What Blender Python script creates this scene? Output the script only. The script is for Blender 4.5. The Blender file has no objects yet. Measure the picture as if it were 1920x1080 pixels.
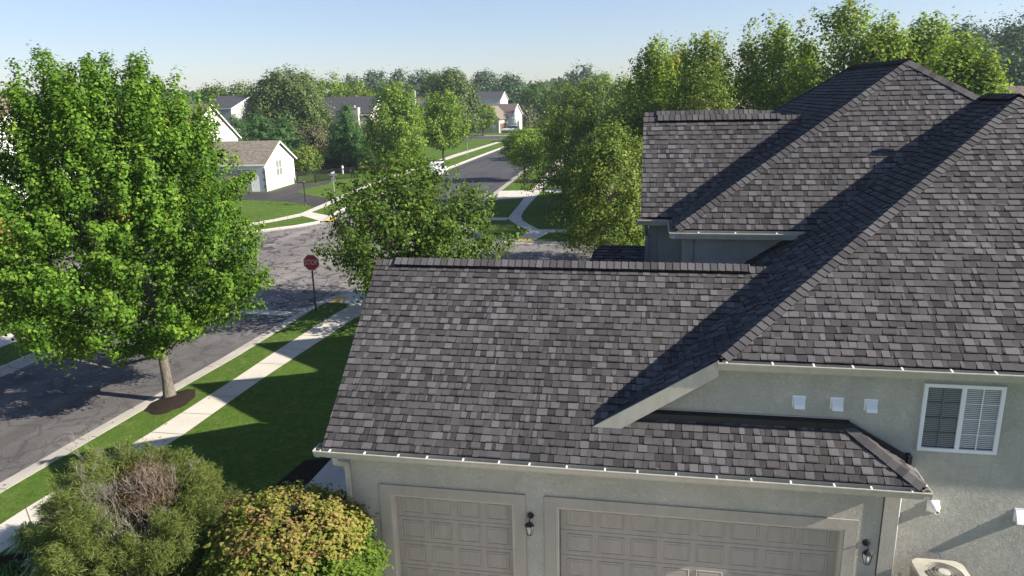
import bpy, math, random
import numpy as np
from mathutils import Vector, Matrix
random.seed(7)
R = math.radians
scene = bpy.context.scene
COL = scene.collection
H = 9.4                       # camera height above the kerbside ground (m)
F = 1380.0                    # focal length in pixels of the 1920 px wide frame
UP = np.array([-.0, 1.0, 0])
def _dirp(x, y):
    v = np.array([x-960.0, 540.0-y, -F]); return v/np.linalg.norm(v)
_n = np.array([0.0224, 1.0])/math.hypot(.0224, 1); _d = 364.0/math.hypot(.0224, 1)
_up = -_dirp(960+_n[0]*F*F/_d, 540+_n[1]*F*F/_d)
_Y = _dirp(1220, 176-.0224*260); _Y = _Y-_up*(_Y@_up); _Y /= np.linalg.norm(_Y)
RW = np.array([np.cross(_Y, _up), _Y, _up])     # world = RW @ camera
def _ray(x, y): return RW@_dirp(x, y)
def G(x, y, z=0.0):                             # point of the ground (height z) seen at a photo pixel
    r = _ray(x, y); p = r*(z-H)/r[2]; return (float(p[0]), float(p[1]))
def at(x, y, Y):                                # point at depth Y seen at a photo pixel
    r = _ray(x, y); p = r*Y/r[1]; return Vector((float(p[0]), float(p[1]), float(p[2]+H)))
def pxm(Y): return F/(Y*.97+2.0)                # rough pixels per metre at depth Y

# ------------------------------------------------------------------ objects
def link(o, parent=None):
    COL.objects.link(o)
    if parent is not None: o.parent = parent
    return o
def tag(o, label=None, cat=None, group=None, kind=None):
    if label: o['label'] = label
    if cat: o['category'] = cat
    if group: o['group'] = group
    if kind: o['kind'] = kind
    return o
def empty(name, loc=(0, 0, 0), rz=0.0, label=None, cat=None, group=None):
    o = bpy.data.objects.new(name, None); o.empty_display_size = .3
    o.location = loc; o.rotation_euler = (0, 0, rz)
    link(o); return tag(o, label, cat, group)
def copy_tree(o, parent=None):
    c = o.copy(); COL.objects.link(c)
    if parent is not None: c.parent = parent
    for ch in list(o.children): copy_tree(ch, c)
    return c

class MB:
    def __init__(s): s.v = []; s.f = []; s.m = []; s.t = []
    def poly(s, pts, mi=0, t=0.0):
        b = len(s.v); s.v += [tuple(p) for p in pts]; s.f.append(tuple(range(b, b+len(pts)))); s.m.append(mi); s.t.append(t)
    def box(s, x0, x1, y0, y1, z0, z1, mi=0, t=0.0, M=None):
        P = [Vector((x, y, z)) for z in (z0, z1) for x, y in ((x0, y0), (x1, y0), (x1, y1), (x0, y1))]
        if M is not None: P = [M@p for p in P]
        b = len(s.v); s.v += [tuple(p) for p in P]
        for f in ((0, 3, 2, 1), (4, 5, 6, 7), (0, 1, 5, 4), (1, 2, 6, 5), (2, 3, 7, 6), (3, 0, 4, 7)):
            s.f.append(tuple(b+i for i in f)); s.m.append(mi); s.t.append(t)
    def tube(s, path, rad, n=8, mi=0, t=0.0, cap=True):
        path = [Vector(p) for p in path]
        if not hasattr(rad, '__len__'): rad = [rad]*len(path)
        rings = []
        for i, p in enumerate(path):
            d = (path[min(i+1, len(path)-1)]-path[max(i-1, 0)])
            d = d.normalized() if d.length > 1e-9 else Vector((0, 0, 1))
            a = d.orthogonal().normalized()
            if i and rings:
                a = (prev-d*prev.dot(d)); a = a.normalized() if a.length > 1e-6 else d.orthogonal().normalized()
            prev = a; b2 = d.cross(a)
            base = len(s.v)
            for k in range(n):
                an = 2*math.pi*k/n; q = p+(a*math.cos(an)+b2*math.sin(an))*rad[i]; s.v.append(tuple(q))
            rings.append(base)
        for i in range(len(rings)-1):
            for k in range(n):
                s.f.append((rings[i]+k, rings[i]+(k+1) % n, rings[i+1]+(k+1) % n, rings[i+1]+k)); s.m.append(mi); s.t.append(t)
        if cap:
            s.f.append(tuple(rings[0]+k for k in reversed(range(n)))); s.m.append(mi); s.t.append(t)
            s.f.append(tuple(rings[-1]+k for k in range(n))); s.m.append(mi); s.t.append(t)
    def lathe(s, prof, c=(0, 0, 0), n=16, mi=0, M=None, rot=0.0):
        base = len(s.v)
        for r, z in prof:
            for k in range(n):
                an = rot+2*math.pi*k/n; p = Vector((r*math.cos(an), r*math.sin(an), z))
                if M is not None: p = M@p
                s.v.append((p.x+c[0], p.y+c[1], p.z+c[2]))
        for i in range(len(prof)-1):
            for k in range(n):
                s.f.append((base+i*n+k, base+i*n+(k+1) % n, base+(i+1)*n+(k+1) % n, base+(i+1)*n+k)); s.m.append(mi); s.t.append(0)
    def prism(s, pts, ext, mi=0):                # pts closed outline, ext vector
        e = Vector(ext); n = len(pts); b = len(s.v)
        s.v += [tuple(Vector(p)) for p in pts]+[tuple(Vector(p)+e) for p in pts]
        s.f.append(tuple(b+i for i in range(n))); s.f.append(tuple(b+n+i for i in reversed(range(n))))
        for i in range(n): s.f.append((b+i, b+n+i, b+n+(i+1) % n, b+(i+1) % n))
        s.m += [mi]*(n+2); s.t += [0]*(n+2)
    def build(s, name, mats, parent=None, smooth=False, loc=None):
        me = bpy.data.meshes.new(name); me.from_pydata(s.v, [], s.f)
        if not isinstance(mats, (list, tuple)): mats = [mats]
        for m in mats: me.materials.append(m)
        if len(mats) > 1: me.polygons.foreach_set('material_index', s.m)
        if any(s.t):
            a = me.attributes.new('tint', 'FLOAT', 'FACE'); a.data.foreach_set('value', s.t)
        if smooth: me.polygons.foreach_set('use_smooth', [True]*len(s.f))
        me.update()
        o = bpy.data.objects.new(name, me); link(o, parent)
        if loc is not None: o.location = loc
        return o
def rb(mb_or_none=None): return MB()

# ------------------------------------------------------------------ materials
MT = {}
def mat(name, col=(.5, .5, .5), rough=.7, spec=.3, metal=0.0):
    m = bpy.data.materials.new(name); m.use_nodes = True
    b = m.node_tree.nodes['Principled BSDF']
    b.inputs['Base Color'].default_value = (*col, 1); b.inputs['Roughness'].default_value = rough
    b.inputs['Specular IOR Level'].default_value = spec; b.inputs['Metallic'].default_value = metal
    MT[name] = m; return m
def nd(m, t, **kw):
    n = m.node_tree.nodes.new(t)
    for k, v in kw.items(): setattr(n, k, v)
    return n
def lk(m, a, b): m.node_tree.links.new(a, b)
def coords(m, kind='Object', scale=(1, 1, 1)):
    tc = nd(m, 'ShaderNodeTexCoord'); mp = nd(m, 'ShaderNodeMapping'); mp.inputs['Scale'].default_value = scale
    lk(m, tc.outputs[kind], mp.inputs['Vector']); return mp.outputs['Vector']
def noise(m, vec, scale, detail=4, rough=.55, dist=0.0):
    n = nd(m, 'ShaderNodeTexNoise'); n.inputs['Scale'].default_value = scale; n.inputs['Detail'].default_value = detail
    n.inputs['Roughness'].default_value = rough; n.inputs['Distortion'].default_value = dist
    lk(m, vec, n.inputs['Vector']); return n.outputs['Fac']
def ramp(m, fac, stops, interp='LINEAR'):
    r = nd(m, 'ShaderNodeValToRGB'); r.color_ramp.interpolation = interp
    els = r.color_ramp.elements
    while len(els) > 1: els.remove(els[-1])
    els[0].position = stops[0][0]; c = stops[0][1]; els[0].color = (*c, 1) if len(c) == 3 else c
    for p, c in stops[1:]:
        e = els.new(p); e.color = (*c, 1) if len(c) == 3 else c
    lk(m, fac, r.inputs['Fac']); return r.outputs['Color']
def mixc(m, a, b, fac, mode='MIX'):
    x = nd(m, 'ShaderNodeMix', data_type='RGBA', blend_type=mode)
    for s, i in ((fac, 0), (a, 6), (b, 7)):
        if isinstance(s, (int, float)): x.inputs[i].default_value = s
        elif isinstance(s, tuple): x.inputs[i].default_value = (*s, 1)
        else: lk(m, s, x.inputs[i])
    return x.outputs[2]
def math_(m, op, a, b=0.0):
    x = nd(m, 'ShaderNodeMath', operation=op)
    for s, i in ((a, 0), (b, 1)):
        if isinstance(s, (int, float)): x.inputs[i].default_value = s
        else: lk(m, s, x.inputs[i])
    return x.outputs[0]
def setcol(m, c): lk(m, c, m.node_tree.nodes['Principled BSDF'].inputs['Base Color'])
def bump(m, h, strength=.4, dist=.01):
    b = nd(m, 'ShaderNodeBump'); b.inputs['Strength'].default_value = strength; b.inputs['Distance'].default_value = dist
    lk(m, h, b.inputs['Height']); lk(m, b.outputs[0], m.node_tree.nodes['Principled BSDF'].inputs['Normal'])
def attr(m, name='tint'):
    a = nd(m, 'ShaderNodeAttribute'); a.attribute_name = name; return a.outputs['Fac']

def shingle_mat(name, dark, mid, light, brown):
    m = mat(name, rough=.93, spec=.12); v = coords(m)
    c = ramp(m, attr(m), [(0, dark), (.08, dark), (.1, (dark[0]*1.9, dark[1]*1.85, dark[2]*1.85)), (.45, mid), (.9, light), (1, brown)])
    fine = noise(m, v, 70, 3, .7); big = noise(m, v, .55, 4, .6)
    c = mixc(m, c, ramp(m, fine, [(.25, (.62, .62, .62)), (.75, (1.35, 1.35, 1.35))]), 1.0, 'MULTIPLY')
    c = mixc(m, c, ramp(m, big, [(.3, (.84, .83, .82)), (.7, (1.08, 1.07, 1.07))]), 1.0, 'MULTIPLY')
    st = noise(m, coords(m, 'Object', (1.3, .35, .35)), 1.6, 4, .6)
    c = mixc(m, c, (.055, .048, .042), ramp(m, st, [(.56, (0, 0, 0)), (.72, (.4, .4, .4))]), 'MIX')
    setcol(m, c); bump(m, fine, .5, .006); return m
shingle_mat('shingle', (.008, .008, .009), (.073, .069, .071), (.146, .139, .143), (.064, .059, .056))
def plain_roof(name, a, b):
    m = mat(name, rough=.95, spec=.1); v = coords(m)
    br = nd(m, 'ShaderNodeTexNoise'); br.inputs['Scale'].default_value = 3.2; br.inputs['Detail'].default_value = 5
    lk(m, coords(m, 'Object', (1, 1, 2.2)), br.inputs['Vector'])
    setcol(m, ramp(m, br.outputs['Fac'], [(.35, a), (.65, b)])); bump(m, br.outputs['Fac'], .5, .03); return m
plain_roof('roof_tan', (.13, .11, .088), (.23, .20, .16)); plain_roof('roof_slate', (.050, .050, .058), (.085, .083, .092))
plain_roof('roof_brown', (.11, .085, .075), (.18, .14, .125)); plain_roof('roof_rust', (.26, .17, .125), (.38, .26, .2))

def stucco(name, c0, c1, bs=.6, stain=None):
    m = mat(name, rough=.9, spec=.15); v = coords(m)
    big = noise(m, v, 1.1, 5, .6, .6)
    w = noise(m, v, 9, 4, .62, 2.2); fine = noise(m, v, 60, 3, .6)
    c = ramp(m, big, [(.3, c0), (.7, c1)])
    c = mixc(m, c, ramp(m, fine, [(.3, (.9, .9, .9)), (.7, (1.08, 1.08, 1.08))]), 1.0, 'MULTIPLY')
    stk = noise(m, coords(m, 'Object', (5, 5, .35)), 1.6, 4, .6)
    c = mixc(m, c, ramp(m, stk, [(.3, (.955, .95, .94)), (.6, (1.015, 1.015, 1.015))]), 1.0, 'MULTIPLY')
    setcol(m, c)
    h = math_(m, 'ADD', math_(m, 'MULTIPLY', ramp(m, w, [(.42, (0, 0, 0)), (.5, (1, 1, 1)), (.6, (.2, .2, .2))]), 1.0), math_(m, 'MULTIPLY', fine, .5))
    bump(m, h, bs, .012); return m
stucco('stucco', (.385, .375, .325), (.48, .468, .41))
stucco('trim_render', (.345, .318, .275), (.40, .37, .32), .3)
mat('gutter_metal', (.44, .415, .355), .38, .5); mat('white_metal', (.80, .80, .78), .35, .5); mat('fascia_paint', (.47, .44, .375), .55, .4)
mat('vinyl_white', (.78, .79, .80), .35, .5); mat('door_paint', (.325, .297, .26), .5, .4)
mat('black_metal', (.012, .012, .013), .4, .5); mat('dark_metal', (.035, .037, .04), .45, .5); mat('bronze_metal', (.010, .011, .015), .45, .35)
mat('grey_metal', (.30, .31, .32), .4, .5, .4); mat('vent_plastic', (.78, .80, .82), .5, .4); mat('pvc_white', (.86, .86, .84), .35, .5)
mat('ac_paint', (.47, .45, .385), .45, .4); mat('wood_strip', (.25, .15, .075), .8, .2); mat('black_plastic', (.006, .006, .007), .6, .2)
mat('sign_red', (.42, .018, .02), .4, .5); mat('sign_white', (.82, .82, .80), .4, .5); mat('sign_grey', (.36, .37, .38), .45, .5, .3)
mat('yellow_pad', (.62, .42, .05), .8, .2); mat('blind', (.75, .78, .78), .6, .3); mat('interior', (.02, .022, .025), .9, .1)
mat('car_white', (.75, .76, .78), .2, .6); mat('car_dark', (.02, .02, .025), .2, .6); mat('car_glass', (.01, .012, .015), .06, .8); mat('tyre', (.012, .012, .012), .8, .2)
mat('siding_white', (.78, .77, .74), .7, .3); mat('siding_cream', (.50, .47, .39), .8, .2); mat('siding_grey', (.36, .37, .35), .8, .2); mat('brick_brown', (.16, .10, .08), .8, .2)
mat('stone_quoin', (.30, .27, .22), .9, .1); mat('shutter', (.02, .022, .025), .5, .3)
mat('glass_pane', (.02, .025, .03), .08, .8)
m = mat('window_glass', (.5, .55, .6), .05, .6)
b = m.node_tree.nodes['Principled BSDF']; b.inputs['Alpha'].default_value = .12; b.inputs['Base Color'].default_value = (.05, .06, .07, 1)
m = mat('screen_glass', (.02, .022, .028), .2, .6); m.node_tree.nodes['Principled BSDF'].inputs['Alpha'].default_value = .28
m = mat('lantern_glass', (.6, .62, .6), .1, .7); m.node_tree.nodes['Principled BSDF'].inputs['Alpha'].default_value = .45
def siding(m, s=7.0):
    m = MT[m]; v = coords(m, 'Object'); w = nd(m, 'ShaderNodeTexWave', bands_direction='Z'); w.inputs['Scale'].default_value = s/2
    lk(m, v, w.inputs['Vector']); bump(m, w.outputs['Fac'], .25, .02)
for s in ('siding_white', 'siding_cream', 'siding_grey'): siding(s)

def weather(nm, lo=.86, hi=1.06, sc=(3, 3, .8)):
    m = MT[nm]; base = tuple(m.node_tree.nodes['Principled BSDF'].inputs['Base Color'].default_value)[:3]
    f = noise(m, coords(m, 'Object', sc), 2.0, 5, .65); g = noise(m, coords(m), 28, 3, .7)
    c = mixc(m, base, ramp(m, f, [(.3, (lo, lo, lo*.97)), (.7, (hi, hi, hi))]), 1.0, 'MULTIPLY')
    c = mixc(m, c, ramp(m, g, [(.3, (.95, .95, .95)), (.7, (1.03, 1.03, 1.03))]), 1.0, 'MULTIPLY'); setcol(m, c)
for nm in ('door_paint', 'gutter_metal', 'fascia_paint', 'ac_paint'): weather(nm)
weather('bronze_metal', .6, 1.5)
mat('screen_bar', (.16, .17, .17), .5, .3)
mat('glass_reflection_tint', (.20, .23, .19), .15, .6)  # pane reflection painted in as a lighter greenish base colour
def concrete(name, c0, c1):
    m = mat(name, rough=.9, spec=.15); v = coords(m)
    a = noise(m, v, .8, 5, .6); f = noise(m, v, 30, 4, .65)
    c = ramp(m, a, [(.3, c0), (.7, c1)])
    c = mixc(m, c, ramp(m, f, [(.25, (.86, .86, .86)), (.75, (1.1, 1.1, 1.1))]), 1.0, 'MULTIPLY'); setcol(m, c); bump(m, f, .2, .004); return m
concrete('concrete_walk', (.50, .46, .395), (.60, .555, .48)); concrete('concrete_kerb', (.34, .315, .275), (.46, .425, .37)); concrete('joint', (.12, .11, .1), (.16, .15, .13))

def asphalt(name, c0, c1, cracks=0.0, speck=.5):
    m = mat(name, rough=.92, spec=.15); v = coords(m)
    a = noise(m, v, .35, 5, .6); f = noise(m, v, 26, 3, .8)
    tr = noise(m, coords(m, 'Object', (.9, .06, 1)), 1.0, 3, .5)
    c = ramp(m, a, [(.3, c0), (.7, c1)])
    c = mixc(m, c, ramp(m, f, [(.3, (1-speck,)*3), (.5, (1, 1, 1)), (.72, (1+speck*1.5,)*3)]), 1.0, 'MULTIPLY')
    c = mixc(m, c, ramp(m, tr, [(.35, (.8, .8, .8)), (.65, (1.15, 1.15, 1.15))]), 1.0, 'MULTIPLY')
    if cracks:
        nz = nd(m, 'ShaderNodeTexNoise'); nz.inputs['Scale'].default_value = .8; nz.inputs['Detail'].default_value = 4; lk(m, v, nz.inputs['Vector'])
        mx = nd(m, 'ShaderNodeVectorMath', operation='MULTIPLY_ADD'); lk(m, nz.outputs['Color'], mx.inputs[0]); mx.inputs[1].default_value = (2.2, 2.2, 0); lk(m, v, mx.inputs[2])
        tot = None
        for sc, w in ((.42, .022), (.95, .026)):
            vo = nd(m, 'ShaderNodeTexVoronoi', feature='DISTANCE_TO_EDGE'); vo.inputs['Scale'].default_value = sc; lk(m, mx.outputs[0], vo.inputs['Vector'])
            k = ramp(m, vo.outputs['Distance'], [(0, (1, 1, 1)), (w*.6, (.9, .9, .9)), (w*1.3, (0, 0, 0))])
            if sc > .5:
                k = mixc(m, (0, 0, 0), k, ramp(m, noise(m, v, .3, 2), [(.40, (0, 0, 0)), (.46, (1, 1, 1))]))
            tot = k if tot is None else mixc(m, tot, k, 1.0, 'LIGHTEN')
        c = mixc(m, c, (.022, .022, .026), math_(m, 'MULTIPLY', tot, cracks))
    setcol(m, c); bump(m, f, .35, .008); return m
asphalt('asphalt_worn', (.17, .155, .145), (.225, .205, .19), .8, .35)
asphalt('asphalt_near', (.095, .090, .088), (.145, .135, .130), .35, .5)
asphalt('asphalt_far', (.062, .062, .070), (.085, .083, .090), .25, .2)
asphalt('asphalt_drive', (.050, .046, .046), (.062, .058, .058), 0, .15)
m = mat('mulch', rough=1, spec=.05); v = coords(m); f = noise(m, v, 30, 4, .8, 1); setcol(m, ramp(m, f, [(.3, (.010, .008, .006)), (.6, (.040, .030, .024)), (.8, (.09, .07, .058))])); bump(m, f, .8, .03)
m = mat('mulch_far', rough=1, spec=.05); v = coords(m); f = noise(m, v, 6, 4, .8, 1); setcol(m, ramp(m, f, [(.3, (.03, .02, .016)), (.7, (.08, .05, .04))]))
def grass(name, a, b, dry, stripes=0.0, rot=0.0):
    m = mat(name, rough=.95, spec=.04); v = coords(m)
    big = noise(m, v, .18, 5, .6); med = noise(m, v, 1.6, 5, .7); fine = noise(m, coords(m, 'Object', (1, .6, 1)), 22, 4, .85)
    c = ramp(m, big, [(.3, a), (.7, b)])
    c = mixc(m, c, dry, ramp(m, med, [(.5, (0, 0, 0)), (.78, (.6, .6, .6))]))
    c = mixc(m, c, ramp(m, fine, [(.25, (.45, .5, .4)), (.5, (1, 1, 1)), (.75, (1.5, 1.42, 1.3))]), 1.0, 'MULTIPLY')
    mid = noise(m, coords(m, 'Object', (1, .7, 1)), 5.5, 4, .75)
    c = mixc(m, c, ramp(m, mid, [(.3, (.66, .70, .62)), (.5, (1, 1, 1)), (.72, (1.28, 1.22, 1.2))]), 1.0, 'MULTIPLY')
    if stripes:
        tc = nd(m, 'ShaderNodeTexCoord'); mp = nd(m, 'ShaderNodeMapping'); mp.inputs['Rotation'].default_value = (0, 0, rot); lk(m, tc.outputs['Object'], mp.inputs['Vector'])
        w = nd(m, 'ShaderNodeTexWave'); w.inputs['Scale'].default_value = .3; w.inputs['Distortion'].default_value = .6; w.inputs['Detail Scale'].default_value = .5
        lk(m, mp.outputs[0], w.inputs['Vector'])
        sp = nd(m, 'ShaderNodeSeparateXYZ'); lk(m, tc.outputs['Object'], sp.inputs[0]); mr = nd(m, 'ShaderNodeMapRange'); mr.inputs[1].default_value = 42; mr.inputs[2].default_value = 55; lk(m, sp.outputs[1], mr.inputs[0])
        c = mixc(m, c, ramp(m, w.outputs['Fac'], [(.1, (1-stripes,)*3), (.6, (1+stripes*.5,)*3)]), mr.outputs[0], 'MULTIPLY')
    setcol(m, c); bump(m, fine, .9, .05); return m
grass('lawn_grass', (.062, .118, .020), (.095, .158, .030), (.20, .20, .075), .20, R(75))

def leafmat(name, stops, trans=.35, rough=.6, spec=.12, vary=(.85, 1.2)):
    m = mat(name, rough=rough, spec=spec); nt = m.node_tree
    b = nt.nodes['Principled BSDF']; out = nt.nodes['Material Output']
    c = ramp(m, attr(m), stops)
    big = noise(m, coords(m), .7, 3, .6)
    c = mixc(m, c, ramp(m, big, [(.3, (vary[0],)*3), (.7, (vary[1],)*3)]), 1.0, 'MULTIPLY')
    setcol(m, c)
    tr = nd(m, 'ShaderNodeBsdfTranslucent'); lk(m, mixc(m, c, (1.5, 1.45, .6), 1.0, 'MULTIPLY'), tr.inputs['Color'])
    mx = nd(m, 'ShaderNodeMixShader'); mx.inputs[0].default_value = trans
    lk(m, b.outputs[0], mx.inputs[1]); lk(m, tr.outputs[0], mx.inputs[2]); lk(m, mx.outputs[0], out.inputs['Surface']); return m
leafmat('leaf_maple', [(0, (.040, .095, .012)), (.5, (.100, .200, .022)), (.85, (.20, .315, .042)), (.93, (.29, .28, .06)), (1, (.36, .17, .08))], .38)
leafmat('leaf_mid', [(0, (.040, .080, .012)), (.6, (.095, .160, .024)), (1, (.20, .28, .055))])
leafmat('leaf_birch', [(0, (.045, .080, .014)), (.4, (.125, .185, .034)), (.8, (.28, .34, .09)), (1, (.42, .44, .16))], .35)
leafmat('leaf_oak', [(0, (0.058, 0.090, 0.028)), (.6, (0.115, 0.160, 0.051)), (1, (0.218, 0.256, 0.090))], .25)
leafmat('leaf_bright', [(0, (0.077, 0.147, 0.020)), (.5, (0.160, 0.256, 0.038)), (1, (0.282, 0.371, 0.070))], .4)
leafmat('leaf_gum', [(0, (0.070, 0.128, 0.020)), (.5, (0.173, 0.256, 0.044)), (.9, (0.320, 0.397, 0.083)), (1, (0.384, 0.243, 0.102))], .4)
leafmat('leaf_pine', [(0, (.030, .075, .022)), (.6, (.068, .145, .042)), (1, (.13, .22, .07))], .15)
leafmat('leaf_far', [(0, (0.038, 0.077, 0.036)), (.6, (0.070, 0.122, 0.051)), (1, (0.115, 0.166, 0.070))], .15)
leafmat('leaf_dusty', [(0, (0.070, 0.077, 0.038)), (.6, (0.128, 0.128, 0.070)), (1, (0.192, 0.179, 0.102))], .15)
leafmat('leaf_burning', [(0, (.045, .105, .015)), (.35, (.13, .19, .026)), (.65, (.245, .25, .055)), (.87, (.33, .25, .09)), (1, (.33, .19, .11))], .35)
leafmat('leaf_juniper', [(0, (.055, .080, .020)), (.5, (.130, .165, .042)), (1, (.22, .25, .075))], .3)
leafmat('leaf_dead', [(0, (.10, .065, .04)), (1, (.22, .15, .095))], .2)
leafmat('leaf_variegated', [(0, (.12, .20, .08)), (.5, (.3, .38, .22)), (1, (.6, .65, .45))], .3)
def barkmat(name, a, b, sc=(6, 6, 1.2)):
    m = mat(name, rough=.95, spec=.1); f = noise(m, coords(m, 'Object', sc), 3, 5, .75, .5); setcol(m, ramp(m, f, [(.35, a), (.65, b)])); bump(m, f, .8, .02)
barkmat('bark', (.075, .066, .055), (.21, .185, .155)); barkmat('bark_dark', (.04, .03, .022), (.09, .07, .052)); barkmat('bark_birch', (.22, .17, .12), (.55, .49, .40), (3, 3, 6)); barkmat('bark_dead', (.15, .13, .11), (.32, .29, .25))
# ------------------------------------------------------------------ roof covering
def clip(poly, cx0, cx1, cy0, cy1):             # clip a convex polygon to a box (Sutherland-Hodgman)
    for ax, lim, sg in ((0, cx0, 1), (0, cx1, -1), (1, cy0, 1), (1, cy1, -1)):
        out = []
        for i in range(len(poly)):
            a, b = poly[i], poly[(i+1) % len(poly)]
            ia, ib = sg*(a[ax]-lim) >= 0, sg*(b[ax]-lim) >= 0
            if ia: out.append(a)
            if ia != ib:
                t = (lim-a[ax])/(b[ax]-a[ax]); out.append((a[0]+t*(b[0]-a[0]), a[1]+t*(b[1]-a[1])))
        poly = out
        if len(poly) < 3: return []
    return poly
EXPO = .145
def shingles(parent, pts3, u, label=None, seed=1, name='roof', thick=.05, detail=True, mname='shingle'):
    """one roof plane: a deck slab plus courses of laminated shingles; pts3 convex outline, first point lies on the eave, u along the eave"""
    rng = random.Random(seed)
    P = [Vector(p) for p in pts3]; u = Vector(u).normalized(); o = P[0]
    n = (P[1]-P[0]).cross(P[2]-P[0]).normalized()
    if n.z < 0: n = -n
    v = n.cross(u).normalized()
    if v.z < 0: v = -v
    poly = [((p-o).dot(u), (p-o).dot(v)) for p in P]
    mb = MB()
    mb.poly([p for p in P], 0, .03); mb.prism([p-n*.004 for p in P], -n*thick)
    if detail:
        us = [p[0] for p in poly]; vs = [p[1] for p in poly]; v0 = min(vs); row = 0
        while v0 < max(vs):
            v1 = v0+EXPO; x = min(us)-rng.random()*.3; raised = rng.random() < .5
            wob = rng.uniform(-.002, .002)
            while x < max(us):
                w = rng.choice((.09, .11, .13, .15, .17, .2)) if raised else rng.choice((.08, .11, .14, .18))
                if rng.random() < .12: w *= .45
                r = rng.random()
                if raised: t = rng.uniform(.48, .86); h = .027
                else: t = rng.uniform(.26, .56) if r < .93 else 1.0; h = .016
                if rng.random() < .25: t = rng.uniform(.38, .6)
                g = .004 if rng.random() < .55 else 0.0
                q = clip(poly, x+g, x+w-g, v0, v1)
                if q:
                    pt = []
                    for a, b in q:
                        k = (b-v0)/EXPO; hh = h*(1-k)+.006*k; pt.append(o+u*a+v*b+n*hh)
                    mb.poly(pt, 0, max(.12, min(1, t)))
                    lo = [a for a, b in q if abs(b-v0) < 1e-5]
                    if len(lo) >= 2:
                        a, b = min(lo), max(lo)
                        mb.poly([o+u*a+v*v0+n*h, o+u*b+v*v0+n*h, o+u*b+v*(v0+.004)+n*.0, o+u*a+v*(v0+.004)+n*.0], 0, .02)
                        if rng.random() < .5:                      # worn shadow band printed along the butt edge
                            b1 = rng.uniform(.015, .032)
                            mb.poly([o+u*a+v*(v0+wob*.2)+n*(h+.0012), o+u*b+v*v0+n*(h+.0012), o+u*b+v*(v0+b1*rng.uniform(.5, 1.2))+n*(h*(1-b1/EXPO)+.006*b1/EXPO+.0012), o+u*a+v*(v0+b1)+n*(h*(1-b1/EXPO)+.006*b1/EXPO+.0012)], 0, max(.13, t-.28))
                x += w; raised = not raised if rng.random() < .82 else raised
            v0 = v1; row += 1
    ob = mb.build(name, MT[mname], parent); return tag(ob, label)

def caps(parent, p0, p1, na, nb, lift=.0, w=.15, seed=3, name='ridge_cap', label=None):
    """overlapping cap shingles folded over the line p0 -> p1 (p0 = low or exposed end)"""
    rng = random.Random(seed); p0 = Vector(p0); p1 = Vector(p1); d = (p1-p0); L = d.length; d.normalize()
    sides = []
    for nn in (na, nb):
        nn = Vector(nn).normalized(); a = d.cross(nn)
        if a.z > 0: a = -a
        a = (a-d*a.dot(d)).normalized(); sides.append((a, nn))
    upv = (sides[0][1]+sides[1][1]).normalized()
    mb = MB(); s = 0.0
    while s < L-.02:
        e = min(L, s+.19); t = rng.uniform(.35, .72); h0 = lift+.030; h1 = lift+.014
        A, B = p0+d*s, p0+d*e
        for a, nn in sides:
            ww = w+rng.uniform(-.004, .004)
            q = [A+upv*h0, B+upv*h1, B+a*ww+nn*h1, A+a*ww+nn*h0]
            mb.poly(q, 0, t)
            mb.poly([A+upv*h0, A+a*ww+nn*h0, A+a*ww+nn*(h0-.02)+d*.01, A+upv*(h0-.02)+d*.01], 0, .02)
            mb.poly([A+a*ww+nn*h0, B+a*ww+nn*h1, B+a*ww+nn*(lift*0+.001), A+a*ww+nn*(.001)], 0, .02)
        s += .145
    ob = mb.build(name, MT['shingle'], parent); return tag(ob, label)

def ridge_vent(parent, p0, p1, na, nb, h=.058, w=.165):
    p0 = Vector(p0); p1 = Vector(p1); d = (p1-p0).normalized(); mb = MB(); pr = []
    upv = (Vector(na).normalized()+Vector(nb).normalized()).normalized()
    for nn in (na, nb):
        nn = Vector(nn).normalized(); a = d.cross(nn)
        if a.z > 0: a = -a
        pr.append((a.normalized(), nn))
    prof = [p0+pr[0][0]*w, p0+pr[0][0]*w+pr[0][1]*h, p0+upv*(h+.01), p0+pr[1][0]*w+pr[1][1]*h, p0+pr[1][0]*w]
    mb.prism(prof, p1-p0); return mb.build('ridge_vent', MT['black_plastic'], parent)

def gutter(parent, p0, p1, out, drop=.13, wid=.125, hang=.62, name='gutter', ends=(1, 1), phase=.3):
    """K-style gutter from p0 to p1 (front lip), out = horizontal unit vector pointing away from the wall"""
    p0 = Vector(p0); p1 = Vector(p1); o = Vector(out); d = (p1-p0).normalized(); L = (p1-p0).length; z = Vector((0, 0, 1))
    prof = [(0, 0), (.012, -.004), (.014, -.016), (-.004, -.022), (-.010, -.06), (-.03, -drop*.8), (-.035, -drop), (-wid, -drop), (-wid, .0), (-wid+.006, .0),
            (-wid+.006, -drop+.02), (-.045, -drop+.02), (-.016, -.024), (-.012, -.004)]
    mb = MB(); n = len(prof)
    A = [p0+o*a+z*b for a, b in prof]; B = [q+(p1-p0) for q in A]; bs = len(mb.v); mb.v += [tuple(q) for q in A+B]
    for i in range(n): mb.f.append((bs+i, bs+(i+1) % n, bs+n+(i+1) % n, bs+n+i)); mb.m.append(0); mb.t.append(0)
    for e, pp in zip(ends, (p0, p1)):
        if e:
            q = [pp+o*a+z*b for a, b in ((0, 0), (-.01, -.06), (-.035, -drop), (-wid, -drop), (-wid, 0))]
            mb.prism(q, d*.004)
    g = mb.build(name, MT['gutter_metal'], parent)
    if hang:
        hb = MB(); hb.prism([o*.004+z*.004, o*.004-z*.012, o*(-wid)+z*.008, o*(-wid)+z*.02], d*.028)
        first = None; s = phase
        while s < L-.15:
            if first is None: h = first = hb.build('gutter_hanger', MT['white_metal'], g)
            else: h = first.copy(); COL.objects.link(h)
            h.parent = g; h.location = p0+d*s; s += hang*(1+.12*math.sin(s*7))
    return g

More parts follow.
